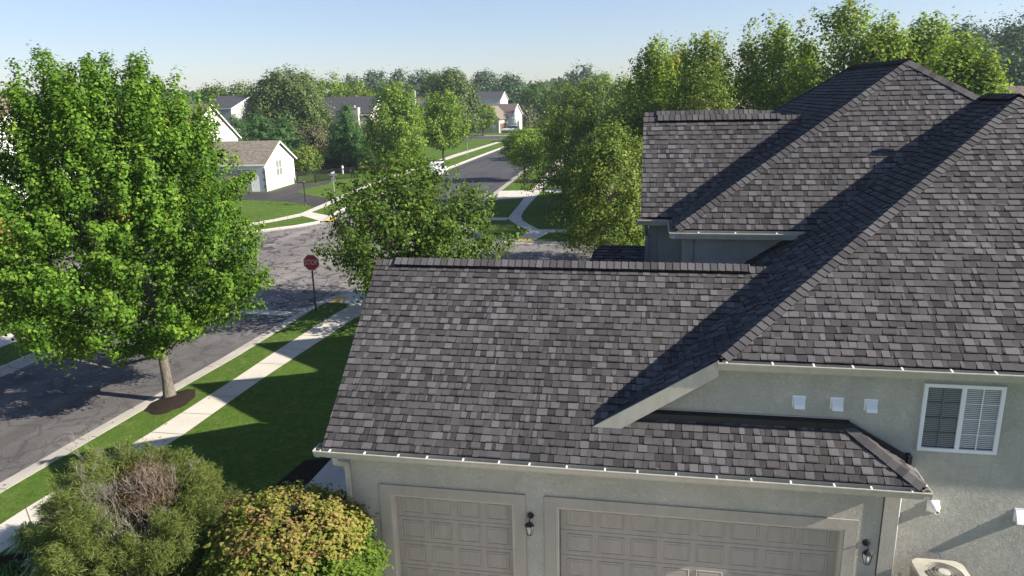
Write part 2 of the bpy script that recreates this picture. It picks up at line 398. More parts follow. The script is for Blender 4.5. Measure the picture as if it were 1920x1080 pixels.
# ------------------------------------------------------------------ the foreground house
house = empty('house', (-1.0, 14, 0), 0, 'grey green stucco house with layered shingle roofs and two beige garage doors in the foreground', 'house')
HI = Matrix.Translation((1.0, -14, 0))
class HMB(MB):
    def build(s, name, mats, parent=None, smooth=False, loc=None):
        o = MB.build(s, name, mats, parent, smooth, loc)
        return o
# everything of the house is modelled in world coordinates under a root that is moved back at the end
house.location = (0, 0, 0)
KG = .80; KL = .665; K2 = 1.10
nG = (0, -KG, 1); nGr = (0, KG, 1); nL = (-KL, 0, 1); nR = (KL, 0, 1); n2 = (0, -K2, 1); n2L = (-.653, 0, 1)
# --- garage roof
gx0, gy0, gz0 = -5.70, 11.33, 3.287; gry = 14.708; grz = gz0+KG*(gry-gy0)
cR = (4.40, 11.33, 3.29); hx = 3.35; hy = 12.142; hz = gz0+KG*(hy-gy0)
shingles(house, [(gx0, gy0, gz0), (2.62, gy0, gz0), (2.62, gry, grz), (gx0, gry, grz)], (1, 0, 0), 'garage roof slope with weathered grey shingles and a dark ridge vent', 11)
shingles(house, [(2.62, gy0, gz0), (4.40, gy0, gz0), (hx, hy, hz), (2.62, hy, hz)], (1, 0, 0), 'low hipped end of the garage roof below the vents', 12)
hd = Vector((hx-4.40, hy-gy0, hz-gz0)); nHR = Vector((0, 1, 0)).cross(hd); nHR = nHR if nHR.z > 0 else -nHR
shingles(house, [(4.40, gy0, gz0), (4.40, hy, gz0), (hx, hy, hz)], (0, 1, 0), None, 13)
shingles(house, [(gx0, 18.09, gz0), (0.2, 18.09, gz0), (0.2, gry, grz), (gx0, gry, grz)], (1, 0, 0), None, 14, detail=False)
caps(house, (4.38, gy0+.02, gz0+.02), (hx+.03, hy-.02, hz), nG, nHR, .01, .14, 5)
caps(house, (gx0, gry, grz), (-5.25, gry, grz), nG, nGr, .005, .15, 21); caps(house, (-5.27, gry, grz), (2.0, gry, grz), nG, nGr, .052, .15, 22)
caps(house, (1.98, gry, grz), (2.5, gry, grz), nG, nGr, .005, .15, 23)
ridge_vent(house, (-5.25, gry, grz), (1.98, gry, grz), nG, nGr)
# --- main wing (hip in front, ridge runs back)
P = Vector((1.238, 11.90, 5.08)); AX = Vector((7.31, 16.93, P.z+KG*(16.93-11.90))); RE = Vector((7.29, 18.46, AX.z))
zA = P.z-KL*(P.x+.84)
shingles(house, [P, (13.38, 11.90, P.z), AX], (1, 0, 0), 'front slope of the main roof above the window', 31)
shingles(house, [(-.84, 11.90, zA), P, AX, (AX.x, 16.96, AX.z), (-.84, 16.96, zA)], (0, 1, 0), 'left slope of the main roof lying in shadow', 32)
shingles(house, [(.92, 16.9, P.z-KL*(P.x-.92)), (7.31, 16.9, AX.z), (7.31, 18.5, AX.z), (.92, 18.5, P.z-KL*(P.x-.92))], (0, 1, 0), None, 33)
shingles(house, [(13.38, 11.90, P.z), (13.38, 18.5, P.z), (7.31, 18.5, AX.z), AX], (0, 1, 0), None, 34, detail=False)
caps(house, P+Vector((.03, .03, .03)), AX, nG, nL, .004, .155, 6)
caps(house, AX, RE, nL, nR, .058, .16, 7); ridge_vent(house, AX+Vector((0, .15, 0)), RE, nL, nR, .05)
# --- second block (hip, ridge runs back)
P2 = Vector((.574, 16.08, 6.49)); A2 = Vector((5.862, 19.217, 6.49+K2*3.137)); B2 = Vector((5.862, 24.385, A2.z))
z2 = P2.z
shingles(house, [P2, (11.15, 16.08, z2), A2], (1, 0, 0), 'upper hipped roof slope behind the main wing', 41)
shingles(house, [P2, A2, B2, (.574, 27.5, z2)], (0, 1, 0), 'shaded left slope of the upper hipped roof', 42)
shingles(house, [(11.15, 16.08, z2), (11.15, 27.5, z2), B2, A2], (0, 1, 0), None, 43, detail=False)
shingles(house, [(.574, 27.5, z2), (11.15, 27.5, z2), B2], (1, 0, 0), None, 44, detail=False)
caps(house, P2+Vector((.03, .03, .03)), A2, n2, n2L, .004, .155, 8)
caps(house, (7.28, 18.38, z2+K2*(18.38-16.08)), A2, n2, (.653, 0, 1), .012, .155, 9)
caps(house, A2, B2, n2L, (.653, 0, 1), .03, .16, 10)
ridge_vent(house, A2+Vector((0, .3, 0)), B2-Vector((0, .3, 0)), n2L, (.653, 0, 1), .03)
caps(house, (.62, 27.45, z2+.03), B2, n2L, (0, K2, 1), .012, .155, 19)
# --- left block: two parallel gables
lx = -.16
for k, (ry, lab) in enumerate(((19.74, 'front gable roof slope of the upper left block'), (24.0, 'rear gable roof slope of the upper left block'))):
    ez = 6.475; ey = ry-2.04; rz = ez+K2*2.04
    shingles(house, [(lx, ey, ez), (4.1 if k == 0 else 4.1, ey, ez), (4.1, ry, rz), (lx, ry, rz)], (1, 0, 0), lab, 51+k)
    shingles(house, [(lx, ry+2.04, ez), (4.1, ry+2.04, ez), (4.1, ry, rz), (lx, ry, rz)], (1, 0, 0), None, 55+k, detail=False)
    xe = 3.2
    caps(house, (lx, ry, rz), (lx+.38, ry, rz), n2, (0, K2, 1), .004, .14, 61+k); caps(house, (lx+.36, ry, rz), (xe, ry, rz), n2, (0, K2, 1), .045, .14, 63+k)
    caps(house, (xe-.02, ry, rz), (4.0, ry, rz), n2, (0, K2, 1), .004, .14, 65+k); ridge_vent(house, (lx+.38, ry, rz), (xe, ry, rz), n2, (0, K2, 1), .045, .155)
pm = MB(); pm.lathe([(.055, 8.6), (.055, 9.55), (.085, 9.57), (.09, 9.72), (0, 9.76)], (7.85, 17.15, 0), 12); pm.build('vent_pipe', MT['dark_metal'], house)
# gable rakes (dark drip edge + board)
def board(pts, ext, m='fascia_paint', name='rake_board', parent=house, label=None):
    mb = MB(); mb.prism(pts, ext); return tag(mb.build(name, MT[m], parent), label)
board([(gx0+.01, gy0, gz0-.02), (gx0+.01, gry, grz-.02), (gx0+.01, gry, grz-.22), (gx0+.01, gy0, gz0-.2)], (.03, 0, 0))
board([(gx0+.01, 18.09, gz0-.02), (gx0+.01, gry, grz-.02), (gx0+.01, gry, grz-.22), (gx0+.01, 18.09, gz0-.2)], (.03, 0, 0))
for ry in (19.74, 24.0):
    for sg in (-1, 1):
        e = ry+sg*2.04; rz = 6.475+K2*2.04
        board([(lx+.01, e, 6.455), (lx+.01, ry, rz-.02), (lx+.01, ry, rz-.2), (lx+.01, e, 6.3)], (.03, 0, 0))
# sloping rake board of the wing over the garage roof
yR = 11.866
board([(1.225, yR, 5.062), (-.86, yR, 3.735), (-.36, yR, 3.735), (1.225, yR, 4.78)], (0, .03, 0), label='sloping beige rake board above the garage roof')
board([(1.22, yR+.09, 4.86), (-.48, yR+.09, 3.81), (-.48, 12.14, 3.81), (1.22, 12.14, 4.86)], (0, 0, .02), name='soffit')
board([(1.24, yR+.095, 4.87), (12.6, yR+.095, 4.87), (12.6, 12.14, 4.87), (1.24, 12.14, 4.87)], (0, 0, .02), name='soffit')
board([(-5.62, 11.36, 3.06), (4.35, 11.36, 3.06), (4.35, 12.13, 3.06), (-5.62, 12.13, 3.06)], (0, 0, .02), name='soffit')
board([(1.235, 11.925, 4.87), (13.3, 11.925, 4.87), (13.3, 11.925, 5.06), (1.235, 11.925, 5.06)], (0, .03, 0), name='fascia_board')
board([(-5.66, 11.345, 3.07), (4.38, 11.345, 3.07), (4.38, 11.345, 3.27), (-5.66, 11.345, 3.27)], (0, .02, 0), name='fascia_board')
board([(4.375, 11.36, 3.07), (4.375, 12.13, 3.07), (4.375, 12.13, 3.27), (4.375, 11.36, 3.27)], (.02, 0, 0), name='fascia_board')
board([(.60, 16.1, 6.28), (3.4, 16.1, 6.28), (3.4, 16.1, 6.47), (.60, 16.1, 6.47)], (0, .03, 0), name='fascia_board')
board([(.60, 16.13, 6.27), (3.4, 16.13, 6.27), (3.4, 16.5, 6.27), (.60, 16.5, 6.27)], (0, 0, .02), name='soffit')
board([(.59, 16.1, 6.28), (.59, 17.75, 6.28), (.59, 17.75, 6.47), (.59, 16.1, 6.47)], (.03, 0, 0), name='fascia_board')
board([(.62, 16.5, 6.275), (.62, 18.09, 6.275), (.84, 18.09, 6.275), (.84, 16.5, 6.275)], (0, 0, .02), name='soffit')
board([(lx+.04, 17.75, 6.26), (.6, 17.75, 6.26), (.6, 18.09, 6.26), (lx+.04, 18.09, 6.26)], (0, 0, .02), name='soffit')
# --- gutters
gutter(house, (-5.85, 11.25, 3.243), (4.478, 11.25, 3.243), (0, -1, 0), hang=.60)
gutter(house, (-5.85, 11.262, 3.243), (-5.85, 11.55, 3.243), (-1, 0, 0), hang=0)
gutter(house, (4.478, 11.262, 3.243), (4.478, 12.13, 3.243), (1, 0, 0), hang=.5, phase=.2)
gutter(house, (1.20, 11.80, 5.053), (13.1, 11.80, 5.053), (0, -1, 0), hang=.66, phase=.13)
gutter(house, (.475, 16.0, 6.43), (3.10, 16.0, 6.43), (0, -1, 0), hang=.85, phase=.6)
gutter(house, (.475, 16.012, 6.43), (.475, 17.62, 6.43), (-1, 0, 0), hang=0)
gutter(house, (-.24, 17.62, 6.43), (.475, 17.62, 6.43), (0, -1, 0), hang=0)
# --- walls
w = MB()
yF = 11.83
def wallbox(x0, x1, y0, y1, z0, z1): w.box(x0, x1, y0, y1, z0, z1)
for x0, x1, z0, z1 in ((-5.41, -4.66, 0, 3.06), (-2.26, -1.51, 0, 3.06), (3.42, 4.2, 0, 3.06), (-4.66, -2.26, 2.14, 3.06), (-1.51, 3.42, 2.14, 3.06)):
    wallbox(x0, x1, yF, yF+.3 if x0 < 3 else 12.138, z0, z1)
w.box(-5.41, -5.2, yF+.3, 17.6, 0, 3.06); w.box(-5.2, -.1, 17.4, 17.6, 0, 3.06)
w.prism([(-5.41, 11.9, 3.06), (-5.41, gry, 5.72), (-5.41, 17.55, 3.06)], (.2, 0, 0))
w.build('garage_wall', MT['stucco'], house)
w = MB()
w.prism([(-.6, 12.142, 0), (12.6, 12.142, 0), (12.6, 12.142, 4.868), (1.22, 12.142, 4.868), (-.6, 12.142, 3.75)], (0, .25, 0))
w.box(12.3, 12.55, 12.4, 27, 0, 4.86)
w.prism([(.84, 16.5, 2.5), (6.0, 16.5, 2.5), (6.0, 16.5, 6.27), (.84, 16.5, 6.27)], (0, .2, 0))
w.build('wall', MT['stucco'], house)
w = MB(); w.box(.84, 1.04, 16.7, 18.1, 2.5, 6.27); w.box(.06, .84, 18.1, 18.3, 0, 6.26); w.box(.06, .26, 18.3, 27, 0, 6.3)
w.prism([(.06, 17.9, 6.2), (.06, 19.74, 8.5), (.06, 21.6, 6.2)], (.2, 0, 0)); w.prism([(.06, 22.1, 6.2), (.06, 24.0, 8.5), (.06, 25.9, 6.2)], (.2, 0, 0))
w.box(.26, 11, 26.9, 27.1, 0, 6.3)
w.build('wall', MT['stucco'], house, )
# corner boards
board([(.838, 16.47, 3), (1.02, 16.47, 3), (1.02, 16.47, 6.27), (.838, 16.47, 6.27)], (0, .028, 0), 'trim_render', 'corner_trim')
board([(.815, 16.472, 3), (.815, 16.70, 3), (.815, 16.70, 6.27), (.815, 16.472, 6.27)], (.024, 0, 0), 'trim_render', 'corner_trim')
board([(.035, 18.07, 0), (.24, 18.07, 0), (.24, 18.07, 6.25), (.035, 18.07, 6.25)], (0, .028, 0), 'trim_render', 'corner_trim')
board([(3.99, 11.80, 0), (4.223, 11.80, 0), (4.223, 11.80, 3.055), (3.99, 11.80, 3.055)], (0, .028, 0), 'trim_render', 'corner_trim', label='stucco corner board at the right end of the garage')
board([(3.978, 11.815, 0), (3.99, 11.815, 0), (3.99, 11.815, 3.055), (3.978, 11.815, 3.055)], (0, .014, 0), 'dark_metal', 'control_joint')
board([(1.022, 16.485, 3), (1.034, 16.485, 3), (1.034, 16.485, 6.27), (1.022, 16.485, 6.27)], (0, .014, 0), 'dark_metal', 'control_joint')
board([(4.205, 11.86, .5), (4.205, 12.13, .5), (4.205, 12.13, 3.055), (4.205, 11.86, 3.055)], (.02, 0, 0), 'trim_render', 'corner_trim')
board([(4.235, 12.10, .5), (4.275, 12.10, .5), (4.275, 12.10, 3.05), (4.235, 12.10, 3.05)], (0, .04, 0), 'wood_strip', 'wood_batten', label='brown timber batten in the wall corner')
# flashing where the wall meets the garage roof
f = MB()
f.prism([(-.05, 12.03, hz-.055), (-.05, 12.03, hz+.045), (-.05, 12.14, hz+.085), (-.05, 12.14, hz-.055)], (hx+.10, 0, 0))
f.prism([(hx+.04, 12.04, hz+.06), (4.36, 12.04, gz0+.15), (4.36, 12.04, gz0+.06), (hx+.04, 12.04, hz-.06)], (0, .10, 0))
f.box(4.33, 4.40, 12.0, 12.14, gz0+.04, gz0+.19)
f.build('flashing', MT['bronze_metal'], house)
f = MB(); f.box(-.05, hx+.06, 12.115, 12.141, hz+.086, hz+.098); f.build('drip_edge', MT['gutter_metal'], house)
# --- garage doors
def panel_door(x0, x1, z0, z1, y, cols, label):
    dpt = MB(); rows = 4; hh = (z1-z0)/rows
    for r in range(rows):
        za, zb = z0+r*hh+.004, z0+(r+1)*hh-.004
        dpt.box(x0, x1, y, y+.05, za, zb)
        cw = (x1-x0-.12)/cols
        for c in range(cols):
            a, b2 = x0+.06+c*cw+.055, x0+.06+(c+1)*cw-.055; c0, c1 = za+.07, zb-.07
            R0 = [(a, y-.001, c0), (b2, y-.001, c0), (b2, y-.001, c1), (a, y-.001, c1)]
            def ins(k, yy): return [(a+k, yy, c0+k), (b2-k, yy, c0+k), (b2-k, yy, c1-k), (a+k, yy, c1-k)]
            rings = [R0, ins(.010, y-.011), ins(.022, y-.011), ins(.032, y-.002), ins(.045, y-.002), ins(.060, y-.009)]
            for i in range(len(rings)-1):
                for k in range(4): dpt.poly([rings[i][k], rings[i][(k+1) % 4], rings[i+1][(k+1) % 4], rings[i+1][k]])
            dpt.poly(rings[-1])
    return tag(dpt.build('garage_door', MT['door_paint'], house), label)
d1 = panel_door(-4.60, -2.30, .0, 2.12, 11.98, 4, 'single garage door, left of the two')
d2 = panel_door(-1.44, 3.36, .0, 2.12, 11.98, 8, 'wide double garage door')
b = MB(); b.box(-4.75, -2.2, 12.06, 12.1, 0, 2.14); b.box(-1.6, 3.5, 12.06, 12.1, 0, 2.14); b.build('garage_lining', MT['interior'], house)
def surround(x0, x1, z1, tw=.20):
    t = MB(); y0, y1 = 11.80, 11.828
    t.box(x0-tw, x0, y0, y1, 0, z1+tw); t.box(x1, x1+tw, y0, y1, 0, z1+tw); t.box(x0, x1, y0, y1, z1, z1+tw)
    o = t.build('door_surround', MT['trim_render'], house)
    t = MB(); t.box(x0, x0+.06, 11.84, 11.978, 0, z1-.01); t.box(x1-.06, x1, 11.84, 11.978, 0, z1-.01); t.box(x0+.06, x1-.06, 11.84, 11.978, z1-.05, z1-.01)
    t.build('door_stop', MT['fascia_paint'], o)
surround(-4.66, -2.26, 2.14); surround(-1.51, 3.42, 2.14)
# --- window
win = MB(); X0, X1, Z0, Z1 = 4.48, 5.68, 3.55, 4.735; yw = 12.142; fw = .06
win.box(X0, X1, yw-.05, yw-.002, Z0, Z0+fw); win.box(X0, X1, yw-.05, yw-.002, Z1-fw, Z1); win.box(X0, X0+fw, yw-.05, yw-.002, Z0+fw, Z1-fw); win.box(X1-fw, X1, yw-.05, yw-.002, Z0+fw, Z1-fw)
xm = (X0+X1)/2; win.box(xm-.035, xm+.035, yw-.045, yw-.003, Z0+fw, Z1-fw)
wo = tag(win.build('window', MT['vinyl_white'], house), 'white sliding window with closed blinds')
for sa, sb, lb in ((X0+fw, xm-.035, 'left sash'), (xm+.035, X1-fw, 'right sash')):
    gm = MB(); zc = Z0+fw; zt = Z1-fw
    gm.box((sa+sb)/2-.008, (sa+sb)/2+.008, yw-.03, yw-.014, zc, zt)
    for k in (1, 2, 3): gm.box(sa, (sa+sb)/2-.008, yw-.03, yw-.014, zc+(zt-zc)*k/4-.007, zc+(zt-zc)*k/4+.007); gm.box((sa+sb)/2+.008, sb, yw-.03, yw-.014, zc+(zt-zc)*k/4-.007, zc+(zt-zc)*k/4+.007)
    gm.build('muntin', MT['vinyl_white' if lb[0] == 'r' else 'screen_bar'], wo)
    pn = MB(); pn.box(sa, sb, yw-.012, yw-.009, zc, zt); pn.build('pane', MT['window_glass' if lb[0] == 'r' else 'screen_glass'], wo)
    bl = MB(); z = zc+.02
    while z < zt: bl.prism([(sa+.005, yw-.0085+.0005, z), (sa+.005, yw-.0075, z), (sa+.005, yw-.0035, z+.022), (sa+.005, yw-.0045, z+.022)], (sb-sa-.01, 0, 0)); z += .033
    bl.build('blind', MT['blind'], wo)
bk = MB(); bk.box(X0+fw, X1-fw, yw-.0028, yw-.0012, Z0+fw, Z1-fw); bk.build('backing', MT['interior'], wo)
# --- wall vents
def hood(x, z, s=.17, y=12.142):
    h = MB(); a = s/2; h.box(x-a-.02, x+a+.02, y-.012, y-.001, z-a-.02, z+a+.02)
    h.prism([(x-a, y-.012, z+a), (x-a, y-.012, z-a), (x-a, y-.12, z-a-.01), (x-a, y-.10, z-a+.05)], (s, 0, 0)); return h
for x, z in ((2.58, 4.30), (3.18, 4.30), (3.71, 4.30)): hood(x, z).build('exhaust_vent', MT['vent_plastic'], house)
o = hood(6.22, 2.47, .2).build('exhaust_vent', MT['pvc_white'], house); o['label'] = 'white dryer vent hood at the right edge'
pv = MB(); pv.box(4.76, 4.95, 12.125, 12.141, 2.42, 2.63)
M = Matrix.Translation((4.86, 12.125, 2.52))@Matrix.Rotation(R(90), 4, 'X')
pv.lathe([(.10, 0), (.102, .03), (.09, .06), (.045, .14), (.04, .20), (.03, .20), (.028, .12)], n=20, M=M); tag(pv.build('flue_pipe', MT['pvc_white'], house, True), 'round white plastic flue outlet')
# --- downspouts and conduit
d = MB(); s = .04
def spout(path, hw=.045, hd=.035):
    for i in range(len(path)-1):
        a, b2 = Vector(path[i]), Vector(path[i+1]); d.tube([a, b2], [hw*1.25, hw*1.25], 4)
spout([(-5.46, 11.31, 3.12), (-5.46, 11.33, 2.98), (-5.44, 11.72, 2.74), (-5.44, 11.76, 2.6), (-5.44, 11.76, .15)])
d.build('downspout', MT['fascia_paint'], house)
d = MB(); spout([(-.02, 17.70, 6.3), (-.02, 17.76, 6.2), (-.0, 18.0, 6.0), (-.0, 18.0, .1)]); d.build('downspout', MT['grey_metal'], house)
d = MB(); d.tube([(4.52, 12.08, 3.0), (4.42, 12.08, 2.98), (4.35, 12.09, 2.93), (4.325, 12.09, 2.85), (4.325, 12.09, 1.1)], .018, 8)
d.build('conduit', MT['white_metal'], house, True)
d = MB()
for k in range(9):
    an = R(10+k*10); c = Vector((4.42-.10*math.sin(an)*.9, 12.085, 2.88+.10*math.cos(an))); d.box(c.x-.035, c.x+.035, 12.05, 12.13, c.z-.004, c.z+.004)
d.build('ribbed_sleeve', MT['black_plastic'], house)
# --- wall lanterns
def lantern(x, z, label):
    y = 11.828; l = MB()
    M = Matrix.Translation((x, y, z+.30))@Matrix.Rotation(R(90), 4, 'X'); l.lathe([(0, .03), (.055, .028), (.065, .0)], n=16, M=M)
    l.tube([(x, y-.02, z+.30), (x, y-.07, z+.36), (x, y-.13, z+.36), (x, y-.15, z+.30)], .011, 6)
    c = (x, y-.15, z)
    l.lathe([(0, .30), (.012, .29), (.02, .26), (.085, .20), (.09, .19), (.0, .19)], c, 6)
    for k in range(6):
        an = 2*math.pi*k/6; l.tube([(c[0]+.085*math.cos(an), c[1]+.085*math.sin(an), z+.19), (c[0]+.05*math.cos(an), c[1]+.05*math.sin(an), z)], .006, 4)
    l.lathe([(0, -.03), (.02, -.02), (.055, .0), (.05, .01), (0, .01)], c, 6)
    o = l.build('wall_lantern', MT['black_metal'], house); tag(o, label)
    gl = MB(); gl.lathe([(.048, .01), (.082, .185)], c, 6); gl.build('lantern_glass', MT['lantern_glass'], o)
    bb = MB(); bb.lathe([(0, .03), (.022, .035), (.028, .07), (.02, .11), (0, .12)], c, 10); bb.build('bulb', MT['pvc_white'], o, True)
lantern(-1.97, 1.62, 'black wall lantern between the two garage doors'); lantern(3.78, 1.62, 'black wall lantern right of the double garage door')
# --- low side bay with a dark roof behind the garage ridge
w = MB(); w.box(-1.25, .05, 18.65, 20.6, 0, 4.95); w.build('bay_wall', MT['stucco'], house)
shingles(house, [(-1.5, 18.4, 4.98), (.05, 18.4, 4.98), (.05, 19.6, 5.4), (-1.2, 19.6, 5.4)], (1, 0, 0), 'low roof of the side bay behind the garage ridge', 71)
shingles(house, [(-1.5, 20.8, 4.98), (.05, 20.8, 4.98), (.05, 19.6, 5.4), (-1.2, 19.6, 5.4)], (1, 0, 0), None, 72, detail=False)
shingles(house, [(-1.5, 18.4, 4.98), (-1.5, 20.8, 4.98), (-1.2, 19.6, 5.4)], (0, 1, 0), None, 73, detail=False)
b = MB(); b.box(-1.54, .04, 18.32, 18.40, 4.86, 4.99); b.build('bay_gutter', MT['dark_metal'], house)
# ------------------------------------------------------------------ ground, streets, walks
def struct(o, name=None): o['kind'] = 'structure'; return o
from mathutils.geometry import tessellate_polygon, delaunay_2d_cdt
def flat(name, pts, z, m, holes=()):
    vs = [Vector((p[0], p[1])) for p in pts]; edges = [(i, (i+1) % len(pts)) for i in range(len(pts))]; faces = [list(range(len(pts)))]
    tri = tessellate_polygon([[Vector((p[0], p[1], 0)) for p in pts]])
    mb = MB(); mb.v = [(p[0], p[1], z) for p in pts]
    for t in tri:
        a, b, c = (vs[i] for i in t)
        if (b-a).cross(c-a) < 0: t = (t[0], t[2], t[1])
        mb.f.append(tuple(t)); mb.m.append(0); mb.t.append(0)
    return struct(mb.build(name, MT[m]))
def arc(cx, cy, r, a0, a1, n=8): return [(cx+r*math.cos(R(a0+(a1-a0)*i/n)), cy+r*math.sin(R(a0+(a1-a0)*i/n))) for i in range(n+1)]
# lawn edge (= back of kerb) of the street network, one closed loop.  Near street x -23..-15.4, cross street y 35.6..47, far street x -26.4..-15
K_NR = [(-15.9, -60), (-15.9, 14.1), (-15.65, 18.8), (-15.3, 24.0), (-15.15, 30.6), (-14.9, 32.4), (-14.35, 33.7), (-13.5, 34.8), (-12.2, 35.7), (-10.5, 36.2), (-7, 36.3), (90, 34.5)]
K_FR = [(90, 45.2), (8, 46.0), (-4.2, 46.6), (-8.5, 47.2), (-10.6, 48.3), (-12.0, 50.3), (-13.6, 53.5), (-14.3, 57), (-14.55, 66), (-14.7, 74), (-15.3, 93), (-15.6, 150), (-13, 156), (-8, 157.5), (60, 152)]
K_FL = [(60, 168), (-70, 176), (-70, 163), (-31, 158.5), (-27.5, 155), (-26.5, 134), (-26.6, 116.7), (-26.6, 101.4), (-26.5, 62), (-26.0, 57.5), (-25.3, 54.4), (-26.6, 51.9), (-28.3, 50.1), (-29.6, 49.2), (-34, 47.4), (-42, 46.4), (-120, 46)]
K_NL = [(-120, 36), (-34, 36), (-28, 35.2), (-25, 33), (-23.7, 30), (-23.4, 24), (-23.5, 18), (-23.6, 5), (-23.6, -60)]
LOOP = K_NR+K_FR+K_FL+K_NL
def sgn_area(p): return sum(p[i][0]*p[(i+1) % len(p)][1]-p[(i+1) % len(p)][0]*p[i][1] for i in range(len(p)))
BIG = 1500.0
# lawn sheet with the street network cut out of it
outer = [(-BIG, -BIG), (BIG, -BIG), (BIG, BIG), (-BIG, BIG)]
vin = [Vector(p) for p in outer+LOOP]; n0 = 4; nl = len(LOOP)
ed = [(i, (i+1) % 4) for i in range(4)]+[(n0+i, n0+(i+1) % nl) for i in range(nl)]
res = delaunay_2d_cdt(vin, ed, [], 0, 1e-4)
def inside(p, poly):
    c = False; j = len(poly)-1
    for i in range(len(poly)):
        if (poly[i][1] > p[1]) != (poly[j][1] > p[1]) and p[0] < (poly[j][0]-poly[i][0])*(p[1]-poly[i][1])/(poly[j][1]-poly[i][1])+poly[i][0]: c = not c
        j = i
    return c
mbL, mbR = MB(), MB(); vo = res[0]
mbL.v = [(p.x, p.y, 0) for p in vo]; mbR.v = [(p.x, p.y, -.12) for p in vo]
for fc in res[2]:
    c = sum((vo[i] for i in fc), Vector((0, 0)))/len(fc)
    t = mbR if inside(c, LOOP) else mbL
    t.f.append(tuple(fc)); t.m.append(0); t.t.append(0)
struct(mbL.build('lawn', MT['lawn_grass'])); struct(mbR.build('street', MT['asphalt_worn']))
flat('street', [(-23.45, -60), (-15.95, -60), (-15.95, 14), (-15.5, 24), (-15.3, 29.55), (-23.5, 29.9)], -.116, 'asphalt_near')
flat('street', [(-26.5, 58.2), (-14.5, 58.0), (-14.75, 74), (-15.5, 93), (-15.7, 155), (-27, 155), (-26.6, 116), (-26.6, 70)], -.116, 'asphalt_far')
flat('street', [(-31, 159), (59, 152.5), (59, 167), (-69, 175), (-69, 164)], -.116, 'asphalt_far')
def offs(path, d):                             # offset an open path to its left by d
    out = []
    for i, p in enumerate(path):
        a = Vector(path[max(i-1, 0)]); b = Vector(path[min(i+1, len(path)-1)]); t = (b-a).normalized(); out.append((p[0]-t.y*d, p[1]+t.x*d))
    return out
def smooth_path(p, it=2):
    for _ in range(it):
        q = [p[0]]
        for i in range(len(p)-1):
            a, b = p[i], p[i+1]; q += [(a[0]*.75+b[0]*.25, a[1]*.75+b[1]*.25), (a[0]*.25+b[0]*.75, a[1]*.25+b[1]*.75)]
        p = q+[p[-1]]
    return p
def kerb(path, sgn=1, pan=.42):
    prof = [(-.12, -.02), (-.12, .012), (.06, .014), (.13, -.10), (pan+.13, -.112), (pan+.13, -.13)]
    mb = MB(); rows = [offs(path, sgn*a) for a, _ in prof]
    for (r, (_, z)) in zip(rows, prof): mb.v += [(x, y, z) for x, y in r]
    n = len(path)
    for k in range(len(prof)-1):
        for i in range(n-1):
            mb.f.append((k*n+i, k*n+i+1, (k+1)*n+i+1, (k+1)*n+i)); mb.m.append(0); mb.t.append(0)
    o = struct(mb.build('kerb', MT['concrete_kerb'])); jb = MB(); acc = 0.0
    for i in range(n-1):
        a, b = Vector(path[i]), Vector(path[i+1]); L = (b-a).length
        if L > 60: a = a.lerp(b, 1-60/L) if (a-Vector((-16, 20))).length > (b-Vector((-16, 20))).length else a; b = b if a == Vector(path[i]) and False else b; L = (b-a).length
        t = (b-a).normalized(); nx = Vector((-t.y, t.x))*sgn; s = (3.0-acc) % 3.0
        while s < min(L, 90):
            p = a+t*s
            for k in range(len(prof)-2):
                q0 = p+nx*prof[k][0]; q1 = p+nx*prof[k+1][0]; w_ = t*.014
                jb.poly([(*(q0-w_), prof[k][1]+.003), (*(q1-w_), prof[k+1][1]+.003), (*(q1+w_), prof[k+1][1]+.003), (*(q0+w_), prof[k][1]+.003)])
            s += 3.0
        acc = (acc+L) % 3.0
    if jb.f: struct(jb.build('kerb_joint', MT['joint']))
    return o
for pth in (K_NR, K_FR, K_FL, K_NL): kerb(pth, 1)
def ribbon(name, L_, R_, z, m='concrete_walk', joints=1.55, thick=True):
    """walk between a left and a right edge path of equal length, with tooled joints"""
    mb = MB()
    for i in range(len(L_)-1): mb.poly([(*L_[i], z), (*R_[i], z), (*R_[i+1], z), (*L_[i+1], z)])
    o = struct(mb.build(name, MT[m]))
    if joints:
        jb = MB()
        for i in range(len(L_)-1):
            a0, a1, b0, b1 = (Vector(q) for q in (L_[i], L_[i+1], R_[i], R_[i+1])); ln = ((a1+b1)/2-(a0+b0)/2).length; k = max(1, round(ln/joints)); t = (a1-a0).normalized()*.012
            for j in range(k):
                p, q = a0.lerp(a1, j/k), b0.lerp(b1, j/k); jb.poly([(*(p-t), z+.004), (*(q-t), z+.004), (*(q+t), z+.004), (*(p+t), z+.004)])
        if jb.f: struct(jb.build(name+'_joint', MT['joint'], None))
    return o
zw = .008
def walk(path, w, **k): return ribbon('sidewalk', offs(path, w/2), offs(path, -w/2), zw, **k)
ribbon('sidewalk', [(-15.0, -40), (-14.9, 5), (-14.55, 13.4), (-14.2, 17.6), (-14.02, 21.7), (-13.95, 25.1), (-13.7, 29.9), (-13.5, 31.2), (-12.6, 32.9), (-10.4, 34.0), (-6, 34.3), (80, 32.6)],
       [(-14.05, -40), (-13.95, 5), (-13.6, 12.6), (-13.15, 17.6), (-13.05, 21.8), (-12.85, 25.0), (-12.5, 30.0), (-12.2, 31.0), (-11.4, 31.8), (-9.8, 32.7), (-6, 33.1), (80, 31.4)], zw)
flat('sidewalk', [(-14.95, 31.45), (-14.2, 31.5), (-13.4, 31.2), (-12.6, 33.0), (-13.5, 33.6), (-14.5, 33.2)], zw+.004, 'concrete_walk')
flat('tactile_pad', [G(615, 567), G(638, 567), G(656, 557), G(636, 557)], zw+.009, 'yellow_pad')
walk([(-26.0, -40), (-26.0, 24), (-25.95, 30), (-27.5, 33.2), (-31, 34.3), (-110, 34.3)], 1.15)
